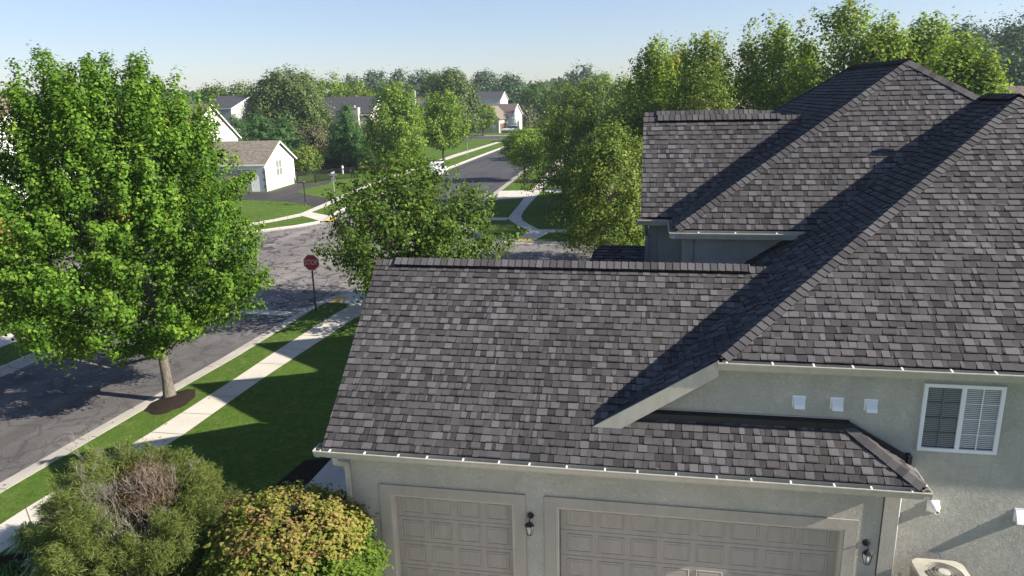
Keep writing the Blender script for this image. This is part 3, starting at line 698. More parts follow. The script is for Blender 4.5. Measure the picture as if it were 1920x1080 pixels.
# far left corner
fl = [(-110, 49.5), (-45, 50), G(440, 423), G(513, 411), G(564, 400), G(609, 381), G(655, 359), G(700, 340), G(777, 315), G(854, 289), G(932, 266)]
fo = [(-110, 48.3), (-45, 48.7), G(440, 428.5), G(513, 416), G(564, 406), G(612, 387), G(661, 363), G(706, 344), G(786, 318), G(864, 291), G(940, 266.5)]
ribbon('sidewalk', fl, fo, zw)
flat('sidewalk', [G(560, 403), G(578, 397), G(640, 409), G(604, 415.5)], zw+.004, 'concrete_walk')
flat('sidewalk', [G(440, 423), G(466, 424), G(455, 436), G(440, 437)], zw+.004, 'concrete_walk')
flat('tactile_pad', [G(606, 413.5), G(618, 415), G(632, 411), G(628, 408.5)], zw+.009, 'yellow_pad')
# far right corner
R1 = [G(1400, 429), G(1086, 431), G(1010, 430), G(992, 421), G(980, 413), G(977, 406), G(982, 396), G(993, 382), G(1012, 362), G(1030, 340), G(1064, 300), G(1078, 284)]
L1 = [G(1400, 436), G(1086, 437), G(1028, 436), G(994, 434), G(966, 420), G(952, 410), G(956, 404), G(970, 388), G(983, 371), G(1000, 353), G(1040, 306), G(1055, 288)]
ribbon('sidewalk', L1, R1, zw)
flat('sidewalk', [G(995, 433.5), G(1030, 435.5), G(1005, 449.5), G(967, 446.5)], zw+.004, 'concrete_walk')
flat('tactile_pad', [G(969, 446.8), G(1001, 448.5), G(997, 452.5), G(974, 451.5)], zw+.009, 'yellow_pad')
flat('sidewalk', [G(910, 408.5), G(953, 408), G(950, 413), G(908, 413)], zw+.004, 'concrete_walk')
flat('tactile_pad', [G(882, 411), G(893, 410), G(896, 415), G(886, 416)], zw+.009, 'yellow_pad')
flat('sidewalk', [G(936, 358), G(999, 357), G(986, 371), G(930, 374.5)], zw+.004, 'concrete_walk')
flat('sidewalk', [G(1018, 356), G(1060, 352), G(1100, 356), G(1030, 362)], zw+.004, 'concrete_walk')
# driveway of the white house, mulch rings
flat('driveway', [(-60, 71.0), (-41.0, 71.0), (-38.95, 71.2), (-39.6, 79.2), G(592, 344), G(625, 337), G(614, 346), G(585, 351), G(563, 357), G(560, 361), G(580, 366), G(628, 374), G(606, 386), G(596, 390), G(575, 384), G(540, 378), G(470, 375), (-60, 62)], .004, 'asphalt_drive')
flat('driveway', [(-24, 166), (-8, 164.8), (-8, 189), (-24, 190)], .004, 'asphalt_drive')
flat('driveway', [(-4.9, -20), (3.8, -20), (3.8, 11.7), (-4.9, 11.7)], .006, 'concrete_walk')
flat('garage_path', [(-8.3, 13.6), (-7.2, 13.4), (-7.0, 16.9), (-8.2, 17.0)], .012, 'concrete_walk')
def disc(name, x, y, rx, ry, m='mulch', seed=1, z=.02):
    rg = random.Random(seed); n = 28; mb = MB(); pts = []
    for k in range(n):
        a = 2*math.pi*k/n; s = 1+rg.uniform(-.09, .09); pts.append((x+rx*s*math.cos(a), y+ry*s*math.sin(a)))
    for k in range(n):
        p, q = pts[k], pts[(k+1) % n]
        p2 = (x+(p[0]-x)*.6, y+(p[1]-y)*.6); q2 = (x+(q[0]-x)*.6, y+(q[1]-y)*.6)
        mb.poly([(*p, .003), (*q, .003), (*q2, z+.05), (*p2, z+.05)]); mb.poly([(*p2, z+.05), (*q2, z+.05), (x, y, z+.09)])
    return struct(mb.build(name, MT[m]))
disc('mulch_bed', -15.0, 19.75, .62, 1.0, seed=4)
disc('mulch_bed', G(982, 346)[0], 80.6, 1.5, 1.9, seed=2)
flat('mulch_bed', [(-9.6, 9.6), (-5.5, 9.6), (-5.5, 17), (-7.0, 17.4), (-8.9, 16.6), (-9.3, 13)], .008, 'mulch')
flat('mulch_bed', [(-17.5, 9.2), (-12, 9.0), (-9.7, 10.2), (-9.9, 13.5), (-12.8, 14.0), (-12.8, 12.0), (-14.0, 11.4), (-14.2, 10)], .005, 'mulch')
flat('mulch_bed', [G(500, 312), G(560, 309), G(680, 300), G(840, 300), G(700, 320), G(640, 324), G(540, 326)], .01, 'mulch_far')
# raised bed below the right hand wall
mb = MB(); mb.prism([(4.25, 12.14, 0), (13, 12.14, 0), (13, 12.14, .55), (4.25, 12.14, .55)], (0, -2.4, 0)); struct(mb.build('raised_bed', MT['mulch']))
# stop line and a dark patch in the street
flat('stop_line', [G(441, 574), G(546, 580), G(540, 588), G(438, 583)], -.110, 'concrete_walk')
flat('street_patch', [G(622, 525), G(641, 526), G(627, 539), G(608, 538)], -.109, 'asphalt_near')
for k, (a, b) in enumerate((((453, 438.5), (620, 428)), ((470, 463), (640, 460)), ((440, 505), (660, 470)))): pass

# ------------------------------------------------------------------ signs and lamps
def octagon(r, z, y, t, mi, mb, rot=22.5):
    pts = [(r*math.cos(R(rot+45*k)), y, z+r*math.sin(R(rot+45*k))) for k in range(8)]; mb.prism(pts, (0, t, 0), mi)
def stop_sign(x, y, zb, label, text=True, rz=0.0, h=2.62):
    o = empty('stop_sign', (x, y, zb), rz, label, 'stop sign')
    p = MB(); p.prism([(-.035, .01, 0), (-.035, .04, 0), (.035, .04, 0), (.035, .01, 0)], (0, 0, h-.1)); p.prism([(-.05, .02, 0), (.05, .02, 0), (.05, .028, 0), (-.05, .028, 0)], (0, 0, .5))
    p.build('post', MT['dark_metal' if text else 'sign_grey'], o)
    rr = .385; zc = h-rr*.92
    s = MB(); octagon(rr*1.02, zc, 0, .006, 0, s); f = s.build('sign_plate', MT['sign_white' if text else 'sign_grey'], o)
    if text:
        s = MB(); octagon(rr*.955, zc, -.003, .003, 0, s); s.build('red_face', MT['sign_red'], f)
        cu = bpy.data.curves.new('lettering', 'FONT'); cu.body = 'STOP'; cu.size = .34; cu.align_x = 'CENTER'; cu.align_y = 'CENTER'; cu.extrude = .001; cu.offset = .006
        tmp = bpy.data.objects.new('tmp', cu); COL.objects.link(tmp); bpy.context.view_layer.update()
        me = bpy.data.meshes.new_from_object(tmp.evaluated_get(bpy.context.evaluated_depsgraph_get())); COL.objects.unlink(tmp); bpy.data.objects.remove(tmp)
        for v in me.vertices: v.co = Vector((v.co.x*.74, -.006, zc+v.co.y))
        me.materials.clear(); me.materials.append(MT['sign_white'])
        link(bpy.data.objects.new('lettering', me), f)
    else:
        s = MB(); octagon(rr*.955, zc, .006, .003, 0, s); s.build('sign_face', MT['sign_red'], f)
    return o
stop_sign(*G(592, 583), 0, 'red octagonal stop sign on a dark post beside the near street', rz=R(4))
stop_sign(*G(927, 260), 0, 'far stop sign seen from its grey back, before the ranch house', False, R(3), 3.0)
def lamp_post(x, y, label, h=2.3):
    o = empty('lamp_post', (x, y, 0), 0, label, 'lamp post', 'black garden lamp posts')
    m_ = MB(); m_.lathe([(.11, 0), (.11, .06), (.06, .12), (.042, .3), (.036, h-.35), (.06, h-.33), (.03, h-.3)], n=10); m_.build('post', MT['black_metal'], o, True)
    m_ = MB(); m_.lathe([(.07, h-.3), (.085, h-.28), (.09, h-.1), (.12, h-.09), (.05, h-.01), (0, h+.02)], n=8); m_.build('lamp_head', MT['black_metal'], o)
    m_ = MB(); m_.lathe([(.03, h-.27), (.125, h-.12), (.12, h-.1)], n=8); m_.build('lamp_shade', MT['sign_grey'], o)
    return o
lamp_post(*G(573, 385), 'black lamp post at the end of the white house driveway'); lamp_post(*G(1019, 373), 'black lamp post beside the birch tree', 3.0)
def street_sign(x, y, label, h=2.7):
    o = empty('street_sign', (x, y, 0), 0, label, 'street sign')
    m_ = MB(); m_.tube([(0, 0, 0), (0, 0, h)], .035, 8); m_.build('pole', MT['sign_grey'], o)
    m_ = MB(); m_.box(-.38, .38, -.012, .012, h-.02, h+.14); m_.build('name_plate', MT['sign_grey'], o)
    m_ = MB(); m_.box(-.012, .012, -.38, .38, h+.15, h+.31); m_.build('name_plate', MT['sign_grey'], o)
    m_ = MB(); m_.box(-.2, .2, -.03, -.018, h-.5, h-.2); m_.build('sign_plate', MT['sign_grey'], o)
    return o
street_sign(*G(629, 385), 'grey street sign post at the corner sidewalk left of the street tree'); street_sign(*G(877, 294), 'small grey street sign beside the far sidewalk', 2.9)
o = empty('utility_marker', (*G(643, 326), 0), 0, 'small white marker post on the lawn behind the black fence', 'marker'); m_ = MB(); m_.lathe([(.14, 0), (.14, .85), (.1, 1.0), (0, 1.05)], n=10); m_.build('post', MT['pvc_white'], o)
# black metal fence
def fence(pts, label, h=1.3):
    o = empty('metal_fence', (*pts[0], 0), 0, label, 'fence'); base = Vector((*pts[0], 0))
    pk = MB(); rl = MB(); post0 = None
    for i in range(len(pts)-1):
        a, b = Vector((*pts[i], 0)), Vector((*pts[i+1], 0)); d = b-a; L = d.length; d.normalize(); nn = max(1, round(L/2.4))
        for k in range(nn+(i == len(pts)-2)):
            if post0 is None:
                pm = MB(); pm.box(-.08, .08, -.08, .08, 0, h+.08); p0 = post0 = pm.build('post', MT['black_metal'], o)
            else: p0 = post0.copy(); COL.objects.link(p0); p0.parent = o
            p0.location = a+d*(L*k/nn)-base
        s = .12
        while s < L: q = a+d*s-base; pk.box(q.x-.02, q.x+.02, q.y-.02, q.y+.02, .08, h); s += .125
        for z in (.12, h-.18, h-.02): rl.tube([a-base+Vector((0, 0, z)), b-base+Vector((0, 0, z))], .034, 4)
    pk.build('pickets', MT['black_metal'], o); rl.build('rail', MT['black_metal'], o); return o
fence([(-39.7, 79.1), G(592, 343), G(625, 337.5), G(665, 334)], 'black picket fence beside the white house driveway')
fence([G(560, 317), G(610, 318), G(668, 313), G(672, 325)], 'black picket fence along the mulch bed under the pines')

# ------------------------------------------------------------------ neighbouring houses
def gable_house(name, x, y, rz, w, d, eave, ridge, label, wm='siding_cream', rm='roof_slate', over=.35, wins=(), chimney=None, wings=(), along='x', gd=(), base=0.0):
    """w = width (local x), d = depth (local y); ridge along local x.  wins: (face, u, z, w, h); faces -y '+x' '-x'"""
    o = empty(name, (x, y, base), rz, label, 'house')
    b = MB(); hw, hd = w/2, d/2
    b.box(-hw, hw, -hd, hd, 0, eave)
    for s in (-1, 1): b.prism([(s*hw, -hd, eave), (s*hw, 0, ridge-.12), (s*hw, hd, eave)], (-s*.2, 0, 0))
    b.build('wall', MT[wm], o)
    r = MB(); sl = (ridge-eave)/hd; ex = hw+over; ey = hd+over; ez = eave-sl*over
    for s in (-1, 1): r.prism([(-ex, s*ey, ez), (ex, s*ey, ez), (ex, 0, ridge), (-ex, 0, ridge)], (0, 0, .14))
    ro = r.build('roof', MT[rm], o)
    t = MB()
    for s in (-1, 1):
        for e in (-1, 1): t.prism([(e*(ex+.012), s*ey, ez-.06), (e*(ex+.012), 0, ridge-.06), (e*(ex+.012), 0, ridge+.12), (e*(ex+.012), s*ey, ez+.12)], (-e*.03, 0, 0))
        t.box(-ex, ex, s*ey-.06 if s < 0 else ey+.002, -ey-.002 if s < 0 else s*ey+.06, ez-.02, ez+.13)
    t.build('fascia', MT['siding_white'], ro)
    for fc, u, z, ww, hh in wins:
        win = MB(); pn = MB(); k = .07
        def bx(m_, u0, u1, z0, z1, o0, o1):
            if fc == '-y': m_.box(u0, u1, -hd-o1, -hd-o0, z0, z1)
            elif fc == '+x': m_.box(hw+o0, hw+o1, u0, u1, z0, z1)
            else: m_.box(-hw-o1, -hw-o0, u0, u1, z0, z1)
        for a in ((u-ww/2-k, u-ww/2, z-k, z+hh+k), (u+ww/2, u+ww/2+k, z-k, z+hh+k), (u-ww/2, u+ww/2, z-k, z), (u-ww/2, u+ww/2, z+hh, z+hh+k), (u-.03, u+.03, z, z+hh), (u-ww/2, u-.03, z+hh/2-.02, z+hh/2+.02), (u+.03, u+ww/2, z+hh/2-.02, z+hh/2+.02)): bx(win, *a, .003, .07)
        bx(pn, u-ww/2, u+ww/2, z, z+hh, .004, .02)
        wo = win.build('window', MT['vinyl_white'], o); pn.build('pane', MT['glass_reflection_tint' if wm == 'siding_white' else 'glass_pane'], wo)
    for fc, u, ww, hh, mm in gd:
        g = MB()
        rows = 4
        for r_ in range(rows):
            if fc == '-y': g.box(u-ww/2, u+ww/2, -hd-.06, -hd-.004, .02+hh*r_/rows, hh*(r_+1)/rows-.02)
            else: g.box(hw+.004, hw+.06, u-ww/2, u+ww/2, .02+hh*r_/rows, hh*(r_+1)/rows-.02)
        g.build('garage_door', MT[mm], o)
    if chimney:
        cx, cy, cw, cz = chimney; c = MB(); c.box(cx-cw/2, cx+cw/2, cy-cw*.35, cy+cw*.35, 0, cz); c.box(cx-cw/2-.06, cx+cw/2+.06, cy-cw*.35-.06, cy+cw*.35+.06, cz+.002, cz+.12); c.lathe([(.15, cz+.12), (.15, cz+.5), (.2, cz+.52)], (cx, cy, 0), 8); c.build('chimney', MT[wm], o)
    return o
# white garage house on the left corner (front garage + taller house)
ga = gable_house('white_house', -45.3, 75.2, R(4), 11.0, 7.8, at(497, 308, 71.4).z, at(522, 266, 75.2).z, 'low white gabled garage wing with a tan shingle roof beside a dark driveway', 'siding_white', 'roof_tan', .3,
    wins=(('+x', -.35, 1.35, 1.5, 1.6),), gd=(('-y', 1.5, 4.9, 2.3, 'door_paint'),))
q = MB()
for k in range(7): q.box(5.42-.12*(k % 2), 5.56, -3.98, -3.905, .02+k*.36, .34+k*.36)
q.build('stone_corner', MT['stone_quoin'], ga)
q = MB(); q.tube([(5.85, -4.1, at(497, 308, 71.4).z-.15), (5.6, -3.99, 2.1), (5.6, -3.99, .1)], .045, 6); q.build('downspout', MT['fascia_paint'], ga)
gable_house('white_house', -60.8, 86.0, R(4), 13.0, 13.4, 4.6, 8.9, 'tall white gabled house rising behind the low garage wing, half hidden by the maple', 'siding_white', 'roof_tan', .35)
# house at the left edge
pk = at(32, 186, 52)
gable_house('cream_house', pk.x-7, 52.0, R(2), 14, 9.4, 6.6, pk.z, 'cream house with a reddish brown roof at the left edge of the frame', 'siding_white', 'roof_rust', .35, wins=(('+x', .5, 3.2, 1.2, 1.3),))
# grey hip-like roof left of the dark oak
p = at(418, 181, 118); gable_house('slate_roof_house', p.x, 122, R(-3), 5.5, 12, at(425, 203, 116).z, p.z, 'dark slate roofed house between the maple and the big oak', 'siding_grey', 'roof_slate', .4)
# large beige house with dark roof
pl, pr_ = at(600, 184, 134), at(700, 181, 134)
gable_house('beige_house', (pl.x+pr_.x)/2+.4, 134, R(0), pr_.x-pl.x+1, 9.6, at(600, 215, 129).z, pl.z, 'beige two storey house with a dark slate roof and a chimney, behind the pine', 'siding_cream', 'roof_slate', .4,
    wins=(('-y', -2.5, 3.7, 1.0, 1.4), ('-y', .4, 3.7, 1.0, 1.4), ('-y', -3, .8, 1.2, 1.4)), chimney=(at(662, 203, 128).x-((pl.x+pr_.x)/2+.4), -5.2, 1.5, at(662, 203, 128).z))
# far grey house with a white chimney
p = at(783, 176, 205)
fh = gable_house('grey_gabled_house', p.x, 208, R(-8), 9.5, 8, at(783, 192, 205).z, p.z, 'distant grey house with a tall chimney between two green trees', 'siding_grey', 'roof_brown', .3, wins=(('-y', -1.6, 5.2, .9, 1.2), ('-y', 1.8, 5.2, .9, 1.2)), chimney=(-.2, -4.4, 1.1, p.z+.7))
# far house with slate roof and white gable
pl, pr_ = at(896, 173, 232), at(945, 171.5, 232)
gable_house('far_house', (pl.x+pr_.x)/2, 232, R(-4), pr_.x-pl.x, 9, at(920, 187, 228).z, pl.z, 'distant house with a slate roof and bright white gable above the ranch house', 'siding_white', 'roof_slate', .3, wins=(('-y', -2.2, 4.3, 1.0, 1.5),))
# ranch house with garage
pl, pr_ = at(888, 198, 196), at(970, 195, 196)
rh = gable_house('ranch_house', (pl.x+pr_.x)/2, 196, R(-6), pr_.x-pl.x, 9.5, at(960, 216, 192).z, pr_.z, 'cream ranch house with a brown roof at the end of the far street', 'siding_white', 'roof_brown', .3, wins=(('+x', .8, .9, 1.1, 1.7),))
pg = at(935, 201, 184)
# front wing of the ranch house: parts of the same house
wg = MB(); cxl, cyl = 4.0, -9.0
wz = at(945, 222, 186).z; rz_ = at(935, 200, 186).z
wg.prism([(-1.2, -12, 0), (-1.2, -12, wz), (1.6, -12, rz_), (4.6, -12, wz), (4.6, -12, 0)], (0, 8, 0)); wg.build('wall', MT['siding_cream'], rh)
wr = MB(); wr.prism([(1.6, -12.3, rz_), (5.0, -12.3, wz-.25), (5.0, -4.0, wz-.25), (1.6, -3.0, rz_)], (0, 0, .15)); wr.prism([(1.6, -12.3, rz_), (-1.6, -12.3, wz-.25), (-1.6, -4.0, wz-.25), (1.6, -3.0, rz_)], (0, 0, .15)); wr.build('roof', MT['roof_tan'], rh)
g_ = MB(); g_.box(4.605, 4.68, -11, -6, .05, 2.3); g_.build('garage_door', MT['brick_brown'], rh)
g_ = MB(); g_.box(.9, 2.1, -12.06, -12.004, 1.0, 2.6); ww_ = g_.build('window', MT['siding_grey'], rh)
g_ = MB(); g_.box(.35, .85, -12.06, -12.004, .95, 2.65); g_.build('shutter', MT['shutter'], ww_); g_ = MB(); g_.box(2.15, 2.65, -12.06, -12.004, .95, 2.65); g_.build('shutter', MT['shutter'], ww_)
# roofs glimpsed through the trees on the right
p = at(1390, 193, 62); gable_house('tan_house', p.x+2, 66, R(5), 15, 9, p.z-3.0, p.z, 'tan roofed house glimpsed through the trees above the rear gable roof', 'siding_cream', 'roof_tan', .4)
p = at(1900, 165.5, 60); gable_house('brown_roof_house', p.x+4, 64, R(1), 17.5, 9, p.z-3.2, p.z, 'brown roofed neighbour house at the right edge below the hazy wood', 'siding_cream', 'roof_brown', .4)

# ------------------------------------------------------------------ vehicles
def loft(mb, secs, mi=0):
    n = len(secs[0]); b = len(mb.v)
    for s in secs: mb.v += [tuple(p) for p in s]
    for i in range(len(secs)-1):
        for k in range(n): mb.f.append((b+i*n+k, b+i*n+(k+1) % n, b+(i+1)*n+(k+1) % n, b+(i+1)*n+k)); mb.m.append(mi); mb.t.append(0)
    mb.f.append(tuple(b+k for k in reversed(range(n)))); mb.f.append(tuple(b+(len(secs)-1)*n+k for k in range(n))); mb.m += [mi]*2; mb.t += [0]*2
def car(name, x, y, rz, label, cat, paint, kind='suv'):
    o = empty(name, (x, y, 0.0), rz, label, cat)
    prof = {'suv': ([(-2.3, .75, .95), (-2.2, .45, 1.0), (-1.3, .4, 1.08), (0, .4, 1.08), (1.5, .4, 1.05), (2.15, .42, .95), (2.3, .6, .8)],
                    [(-2.2, 1.0), (-2.0, 1.62), (-1.3, 1.72), (.3, 1.70), (1.1, 1.1)]),
            'pickup': ([(-2.7, .75, 1.0), (-2.6, .5, 1.12), (-1.0, .5, 1.15), (1.0, .5, 1.18), (2.4, .5, 1.1), (2.7, .6, .95)],
                       [(-.75, 1.1), (-.6, 1.78), (0, 1.86), (.8, 1.84), (1.45, 1.15)])}[kind]
    b = MB(); secs = []
    for px_, zb, zt in prof[0]:
        hw = .92 if abs(px_) < 2.0 else .84; secs.append([(px_, -hw*.96, zb), (px_, -hw, zb+.2), (px_, -hw*.96, zt-.06), (px_, -hw*.86, zt), (px_, hw*.86, zt), (px_, hw*.96, zt-.06), (px_, hw, zb+.2), (px_, hw*.96, zb)])
    loft(b, secs); bo = b.build('body', MT[paint], o, True)
    c = MB(); pts = prof[1]; c.prism([(a, -.70, z) for a, z in pts], (0, 1.4, 0)); c.build('cabin', MT[paint], o)
    g = MB(); low = pts[0][1]+.04
    inner = [(a*.93+.02, max(low, z-.1)) for a, z in pts]
    for s in (-1, 1): g.prism([(a, s*.702, z) for a, z in inner], (0, s*.012, 0))
    a, z = pts[-2]; a2, z2_ = pts[-1]; g.prism([(a+.03, -.62, z-.06), (a2-.02, -.68, z2_+.03), (a2+.02, -.68, z2_+.03), (a+.07, -.62, z-.06)], (0, 1.28, 0)); g.build('window', MT['car_glass'], o)
    wx = 1.45 if kind == 'suv' else 1.75
    for sx in (-1, 1):
        for sy in (-1, 1):
            wm_ = MB(); M = Matrix.Translation((sx*wx, sy*.82, .36))@Matrix.Rotation(R(90), 4, 'X'); wm_.lathe([(0, -.11), (.3, -.11), (.36, -.07), (.36, .07), (.3, .11), (0, .11)], n=18, M=M); wo = wm_.build('wheel', MT['tyre'], o, True)
            rm = MB(); rm.lathe([(0, sy*-.115), (.2, sy*-.117), (.22, sy*-.112)], n=12, M=M); rm.build('rim', MT['grey_metal'], wo)
    for sy in (-.6, .6):
        l_ = MB(); xx = prof[0][-1][0]; l_.box(xx-.06, xx+.012, sy-.16, sy+.16, .68, .8); l_.build('headlight', MT['vinyl_white'], o)
    return o
c0 = G(973, 243.5); car('white_suv', c0[0], 186.5, R(185), 'white sport utility car parked before the ranch house', 'car', 'car_white')
c0 = G(806, 337); car('pickup_truck', -25.0, 86.0, R(94), 'white pickup truck parked in the far street, mostly hidden by leaves', 'pickup truck', 'car_white', 'pickup').location.z = -.11
c0 = G(853, 262); car('dark_car', c0[0]-2, 163.5, R(4), 'dark car on the far cross street beside the lawn', 'car', 'car_dark').location.z = -.11

# ------------------------------------------------------------------ air conditioner
ac = empty('air_conditioner', (4.92, 11.52, .55), 0, 'beige outdoor air conditioner with a round fan grille at the lower right', 'air conditioner')
W = .40; HT = 1.10; oc = [(-W+.1, -W), (W-.1, -W), (W, -W+.1), (W, W-.1), (W-.1, W), (-W+.1, W), (-W, W-.1), (-W, -W+.1)]
b = MB(); n = 32
def octpt(a):                                  # outline point of the top cover at angle a
    c, s = math.cos(a), math.sin(a); k = W/max(abs(c), abs(s)); p = Vector((c*k, s*k)); q = abs(p.x)+abs(p.y)
    if q > 2*W-.1: p *= (2*W-.1)/q
    return p
for k in range(64):
    a0, a1 = 2*math.pi*k/64, 2*math.pi*(k+1)/64; p0, p1 = octpt(a0), octpt(a1); ri = .30
    b.poly([(ri*math.cos(a0), ri*math.sin(a0), HT+.015), (ri*math.cos(a1), ri*math.sin(a1), HT+.015), (p1.x, p1.y, HT), (p0.x, p0.y, HT)][::-1])
    b.poly([(p0.x, p0.y, HT), (p1.x, p1.y, HT), (p1.x, p1.y, HT-.07), (p0.x, p0.y, HT-.07)])
    b.poly([(ri*math.cos(a0), ri*math.sin(a0), HT+.015), (ri*math.cos(a1), ri*math.sin(a1), HT+.015), (ri*math.cos(a1), ri*math.sin(a1), HT-.12), (ri*math.cos(a0), ri*math.sin(a0), HT-.12)])
b.build('top_cover', MT['ac_paint'], ac)
b = MB(); b.prism([(x*.96, y_*.96, .04) for x, y_ in oc], (0, 0, HT-.22)); b.build('coil', MT['dark_metal'], ac)
b = MB()
for k in range(26):
    z = .06+k*.037; pr = [(x*.985, y_*.985, z) for x, y_ in oc]; 
    for i in range(8):
        p, q = Vector(pr[i]), Vector(pr[(i+1) % 8]); b.poly([p, q, q+Vector((0, 0, .02)), p+Vector((0, 0, .02))])
for x, y_ in oc: b.tube([(x*.985, y_*.985, 0), (x*.985, y_*.985, HT-.06)], .014, 6)
b.build('louvre_guard', MT['ac_paint'], ac)
b = MB()
for k in range(48):
    a = 2*math.pi*k/48; b.tube([(.09*math.cos(a), .09*math.sin(a), HT+.045), (.2*math.cos(a), .2*math.sin(a), HT+.035), (.3*math.cos(a), .3*math.sin(a), HT+.012)], .0018, 3, cap=False)
for r_ in (.13, .19, .25): b.tube([(r_*math.cos(2*math.pi*k/40), r_*math.sin(2*math.pi*k/40), HT+.04-.02*(r_-.1)/.2) for k in range(41)], .003, 4, cap=False)
b.build('fan_grille', MT['ac_paint'], ac)
b = MB(); b.lathe([(0, HT+.055), (.085, HT+.05), (.095, HT+.03), (.0, HT+.03)], n=20); b.build('hub_cover', MT['ac_paint'], ac)
b = MB()
for k in range(3):
    a = 2*math.pi*k/3
    b.poly([(.03*math.cos(a), .03*math.sin(a), HT-.05), (.27*math.cos(a-.15), .27*math.sin(a-.15), HT-.09), (.27*math.cos(a+.9), .27*math.sin(a+.9), HT-.03), (.05*math.cos(a+1.2), .05*math.sin(a+1.2), HT-.03)])
b.build('fan_blades', MT['dark_metal'], ac)
b = MB(); b.box(-.48, .48, -.48, .48, -.02, .035); b.build('pad', MT['concrete_walk'], ac)
# ------------------------------------------------------------------ foliage
def nrm(a): return a/np.maximum(np.linalg.norm(a, axis=-1, keepdims=True), 1e-9)
def leaf_obj(name, P, N, S, T, m, parent, aspect=.75, fold=.12, tangent=None, rng=None):
    rng = rng or np.random.default_rng(0); n = len(P)
    N = nrm(N); t = rng.normal(size=(n, 3)) if tangent is None else tangent
    t = nrm(t-N*(t*N).sum(1, keepdims=True)); b = np.cross(N, t); S = S[:, None]
    V = np.stack([P-t*S*.5, P+b*S*aspect*.5+N*S*fold-t*S*.08, P+t*S*.55, P-b*S*aspect*.5+N*S*fold-t*S*.08], 1).reshape(-1, 3)
    me = bpy.data.meshes.new(name); me.vertices.add(4*n); me.vertices.foreach_set('co', V.astype(np.float32).ravel())
    me.loops.add(4*n); me.loops.foreach_set('vertex_index', np.arange(4*n, dtype=np.int32))
    me.polygons.add(n); me.polygons.foreach_set('loop_start', np.arange(0, 4*n, 4, dtype=np.int32))
    a = me.attributes.new('tint', 'FLOAT', 'FACE'); a.data.foreach_set('value', np.clip(T, .001, 1).astype(np.float32))
    me.materials.append(MT[m]); me.update(calc_edges=True)
    return link(bpy.data.objects.new(name, me), parent)
PROF = {
    'maple': ([0, .06, .18, .35, .55, .72, .86, .95, 1], [.40, .74, .93, 1.0, .95, .80, .62, .46, .30]),
    'round': ([0, .1, .3, .5, .7, .85, .95, 1], [.45, .75, .97, 1, .92, .72, .45, .12]),
    'wide': ([0, .1, .3, .5, .7, .85, 1], [.6, .9, 1, .95, .85, .6, .15]),
    'oval': ([0, .12, .35, .6, .8, .93, 1], [.5, .85, 1, .85, .55, .28, .06]),
    'poplar': ([0, .1, .3, .55, .75, .9, 1], [.55, .85, 1, .8, .5, .24, .04]),
    'gum': ([0, .1, .3, .5, .7, .85, .95, 1], [.8, 1.1, 1.25, 1.25, 1.05, .74, .46, .22]),
    'pine': ([0, .08, .2, .5, .8, 1], [.75, 1, .92, .6, .28, .03]),
    'birch': ([0, .1, .3, .55, .8, 1], [.55, .9, 1, .88, .6, .2])}
